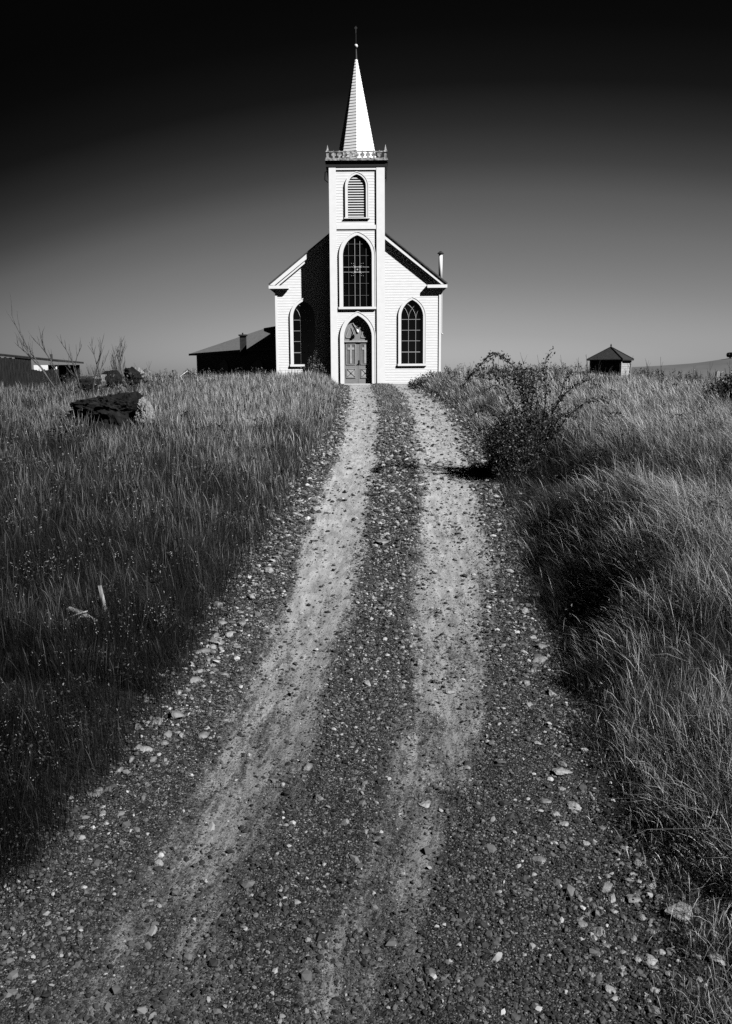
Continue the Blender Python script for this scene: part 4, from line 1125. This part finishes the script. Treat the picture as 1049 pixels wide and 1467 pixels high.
# ------------------------------------------------------------------ bare shrubs on the left skyline
def twigs(mb, p, d, L_, r_, depth):
    pts = [p]; q = Vector(p); dd = Vector(d).normalized()
    for k in range(4):
        dd = (dd + Vector((random.gauss(0, .09), random.gauss(0, .09), .05))).normalized(); q = q + dd * L_ / 4; pts.append(tuple(q))
        if depth > 0 and k >= 1:
            for _ in range(1 + (random.random() < .4)):
                s_ = random.choice((-1, 1)); nd = (dd + Vector((s_ * random.uniform(.2, .42), random.gauss(0, .3), .3))).normalized()
                twigs(mb, tuple(q), tuple(nd), L_ * random.uniform(.4, .62), r_ * .6, depth - 1)
    mb.tube(pts, [r_, r_ * .9, r_ * .75, r_ * .55, r_ * .3], 4)
random.seed(12)
for (px, pyb, pyt, lean, ns, lab) in ((106, 560, 474, -.26, 2, 'tallest bare branching shrub on the left skyline, its stems leaning left'),
                                    (126, 552, 494, -.2, 2, 'bare twiggy shrub standing just right of the tallest bare shrub'),
                                    (172, 545, 502, .05, 4, 'bare fan-shaped shrub behind the skyline boulders')):
    Yk = 24.0 if px != 172 else 29.5; x, zb = P(px, pyb, Yk); zb = min(zb, float(height(x, Yk)) + .1); zt = P(px, pyt, Yk)[1]; H = zt - zb
    m = MB()
    for k in range(ns):
        twigs(m, (x + random.gauss(0, .09), Yk + random.gauss(0, .1), zb - .05), (lean + random.gauss(0, .16), random.gauss(0, .1), 1), H * random.uniform(.68, .95), .021, 2)
    tag(m.build('bare_shrub', M['twig']), lab, 'shrub', 'bare shrubs on the left skyline')

# ------------------------------------------------------------------ bramble at the right of the road
YBm = 15.3
bx, by = P(745, 640, YBm)[0], YBm; bz = float(height(bx, by))
br = empty('bramble_bush', (bx, by, bz), 'dark leafy bramble bush with one long arching cane beside the road', 'bush')
canes = [([(742, 650), (722, 605), (700, 585), (682, 590), (668, 606)], -.5, 1.3),
         ([(785, 640), (812, 598), (836, 578), (858, 570), (872, 576)], .1, 1.0),
         ([(780, 640), (800, 575), (808, 548), (820, 533)], .3, .7), ([(770, 620), (752, 560), (752, 535), (744, 519)], .2, .9),
         ([(735, 650), (712, 615), (694, 612), (682, 622)], -.2, 1.2), ([(748, 650), (752, 585), (748, 548), (738, 527), (724, 513), (712, 507), (700, 511), (688, 523), (676, 537), (664, 552)], -.6, 1.7),
         ([(772, 640), (780, 590), (783, 555), (779, 530), (783, 514), (791, 504)], .1, 1),
         ([(775, 640), (792, 590), (808, 566), (825, 551), (848, 543)], -.2, 1),
         ([(745, 640), (738, 590), (724, 560), (708, 551), (694, 560)], -.3, .8),
         ([(710, 545), (707, 525), (706, 512)], .0, .6),
         ([(755, 640), (762, 580), (765, 545), (760, 528)], .3, .8), ([(760, 640), (735, 600), (718, 590), (703, 602)], -.4, .8),
         ([(765, 640), (748, 570), (735, 540), (720, 530)], .4, .8), ([(780, 640), (800, 600), (815, 590), (828, 600)], -.3, .8),
         ([(768, 640), (770, 570), (760, 548), (745, 540)], .0, .8), ([(750, 660), (725, 640), (708, 648)], -.3, .8)]
m = MB(); lp_ = []
for cn, dy, dens in canes:
    pw = []
    for i, (px, py) in enumerate(cn):
        yy = YBm + dy * i / len(cn) + .04 * math.sin(i * 2.1); q = P(px, py, yy); pw.append((q[0], yy, q[1]))
    m.tube(pw, [.011 * (1 - .6 * i / len(pw)) for i in range(len(pw))], 5)
    for i in range(len(pw) - 1):
        L_ = math.dist(pw[i], pw[i + 1]); a, b_ = np.array(pw[i]), np.array(pw[i + 1])
        for k in range(int(L_ * 190 * dens)):
            t = random.random(); lp_.append(a + (b_ - a) * t + np.array([random.gauss(0, .032), random.gauss(0, .04), random.gauss(0, .032)]))
m.build('cane', M['cane'], br)
for (px, py, rx, ry_, n) in ((760, 570, 34, 32, 380), (740, 608, 26, 22, 560), (786, 596, 22, 16, 160), (728, 630, 30, 26, 2400), (745, 648, 26, 22, 2200), (722, 652, 20, 20, 2200), (712, 640, 20, 20, 1500), (718, 668, 20, 12, 1400), (735, 672, 18, 14, 1200), (757, 545, 22, 18, 380), (725, 540, 24, 14, 300), (700, 535, 26, 9, 200)):
    for _ in range(n):
        a = random.random() * 6.28; rr = random.random() ** .5
        yy = YBm + random.gauss(0, .28); q = P(px + rx * rr * math.cos(a), py + ry_ * rr * math.sin(a), YBm)
        lp_.append(np.array([q[0] + random.gauss(0, .03), yy, max(q[1], float(height(q[0], yy)) + .02)]))
leaf_obj('foliage', lp_, .021, .012, .045, br)

# leafy mass for dark grass and bank shadow by the church, and other shrubs
def scrub(name, blobs, Y, label, n=1200, size=.03, t0=.02, t1=.06, stems=6):
    x0, y0 = P(blobs[0][0], blobs[0][1], Y)[0], Y
    e = empty(name, (x0, Y, float(height(x0, Y))), label, 'shrub'); pl = []; st = MB()
    tot = sum(b[2] * b[3] for b in blobs)
    for (px, py, rx, ry_) in blobs:
        for _ in range(int(n * rx * ry_ / tot)):
            a = random.random() * 6.28; rr = random.random() ** .45; q = P(px + rx * rr * math.cos(a), py + ry_ * rr * math.sin(a), Y)
            pl.append((q[0] + random.gauss(0, .03), Y + random.gauss(0, PX(rx, Y) * .5), q[1] + random.gauss(0, .05)))
    for k in range(stems):
        b = random.choice(blobs); q = P(b[0] + random.uniform(-.6, .6) * b[2], b[1] - b[3] * .7, Y); st.tube([(q[0] * .6 + x0 * .4, Y, float(height(x0, Y)) - .05), (q[0], Y + random.gauss(0, .1), q[1])], [.015, .005], 4)
    st.build('stem', M['cane'], e); leaf_obj('foliage', pl, size, t0, t1, e)
random.seed(31)
scrub('grass_shadow_mass', [(604, 550, 20, 8), (622, 545, 24, 12), (642, 548, 24, 16), (598, 553, 14, 6)], 41.0, 'dark leafy mass standing in for grass and bank shadow at the right of the church front', 3600, .04)
scrub('leafy_weed', [(450, 520, 10, 10), (456, 528, 12, 10), (440, 530, 14, 8), (452, 508, 4, 6)], 47.5, 'small leafy plant growing before the left window of the church', 420, .035, .08, .22, 9)
_b = gp(1035, 592); print('bush', _b)
scrub('dark_bush', [(1035, 566, 24, 18), (1062, 560, 30, 26), (1018, 576, 14, 8)], _b[1] - .2, 'dark round bush in the grass at the right edge', 4200, .03)
scrub('dark_clump', [(208, 725, 20, 12)], 13.5, 'dark leafy clump in the middle of the left grass slope', 900, .018, .012, .03)

# ------------------------------------------------------------------ light
AZ, EL = R(56), R(42)      # azimuth from the church front normal towards the right, elevation
sd = Vector((math.sin(AZ) * math.cos(EL), -math.cos(AZ) * math.cos(EL), math.sin(EL)))
sun = bpy.data.lights.new('sun', 'SUN'); sun.energy = 5.0; sun.angle = R(.53); sun.color = (1, 1, 1)
so = bpy.data.objects.new('sun', sun); COL.objects.link(so); so.rotation_euler = sd.to_track_quat('Z', 'Y').to_euler(); so.location = (10, -10, 20)
world = bpy.data.worlds.new('World'); scene.world = world; world.use_nodes = True
nt = world.node_tree; bg = nt.nodes['Background']
sky = nt.nodes.new('ShaderNodeTexSky'); sky.sky_type = 'NISHITA'; sky.sun_disc = False
sky.sun_elevation = EL; sky.sun_rotation = math.atan2(sd.x, sd.y); sky.air_density = 1; sky.dust_density = 0.6; sky.ozone_density = 1
# the photograph was taken on black-and-white film through a deep red filter: only the sky's red counts
sp_ = nt.nodes.new('ShaderNodeSeparateColor'); nt.links.new(sky.outputs[0], sp_.inputs[0])
EXPO = .72
def wm(op, a, b_=None, c_=None):
    n = nt.nodes.new('ShaderNodeMath'); n.operation = op
    for k, q in enumerate((a, b_, c_)):
        if q is None: continue
        if isinstance(q, (int, float)): n.inputs[k].default_value = q
        else: nt.links.new(q, n.inputs[k])
    return n.outputs[0]
tc = nt.nodes.new('ShaderNodeTexCoord'); sx = nt.nodes.new('ShaderNodeSeparateXYZ'); nt.links.new(tc.outputs['Generated'], sx.inputs[0])
dx = wm('SUBTRACT', sx.outputs[0], .10)
left = wm('MAXIMUM', wm('MULTIPLY', dx, -1), 0)
ze = wm('MULTIPLY_ADD', wm('MULTIPLY', dx, dx), .35, sx.outputs[2])
ze = wm('MULTIPLY_ADD', wm('MULTIPLY', left, left), .08, ze)
lk_ = wm('SUBTRACT', 1, wm('MULTIPLY', wm('MINIMUM', wm('MULTIPLY', left, left), .3), 1.9))
ze = wm('MULTIPLY_ADD', wm('MAXIMUM', wm('MULTIPLY', sx.outputs[1], -1), 0), .16, ze)   # rear sky lowered by hand to weaken fill on the church front
cr_ = nt.nodes.new('ShaderNodeValToRGB'); nt.links.new(wm('MULTIPLY', ze, 2.5), cr_.inputs[0])
stops = [(.0, .40, 4.7), (.038, .372, 5.6), (.093, .25, 4.6), (.1425, .162, 3.45), (.181, .102, 2.8), (.211, .054, 2.5), (.245, .026, 2.25), (.282, .0085, 2.0), (.33, .0035, 1.8), (.365, .0024, 1.65)]
e_ = cr_.color_ramp.elements
while len(e_) < len(stops): e_.new(.5)
for k, (p_, t_, R_) in enumerate(stops):
    v = t_ / R_; e_[k].position = p_ * 2.5; e_[k].color = (v, v, v, 1)
film = wm('MULTIPLY', sp_.outputs[0], wm('MULTIPLY', wm('MULTIPLY', cr_.outputs[0], lk_), 10 / 2 ** EXPO))
nt.links.new(film, bg.inputs['Color']); bg.inputs['Strength'].default_value = .1

scene.view_settings.view_transform = 'Standard'; scene.view_settings.look = 'None'; scene.view_settings.gamma = 1
scene.view_settings.exposure = EXPO
scene.render.engine = 'CYCLES'
c = scene.cycles; c.max_bounces = 3; c.diffuse_bounces = 0; c.glossy_bounces = 2; c.transmission_bounces = 2; c.use_denoising = False
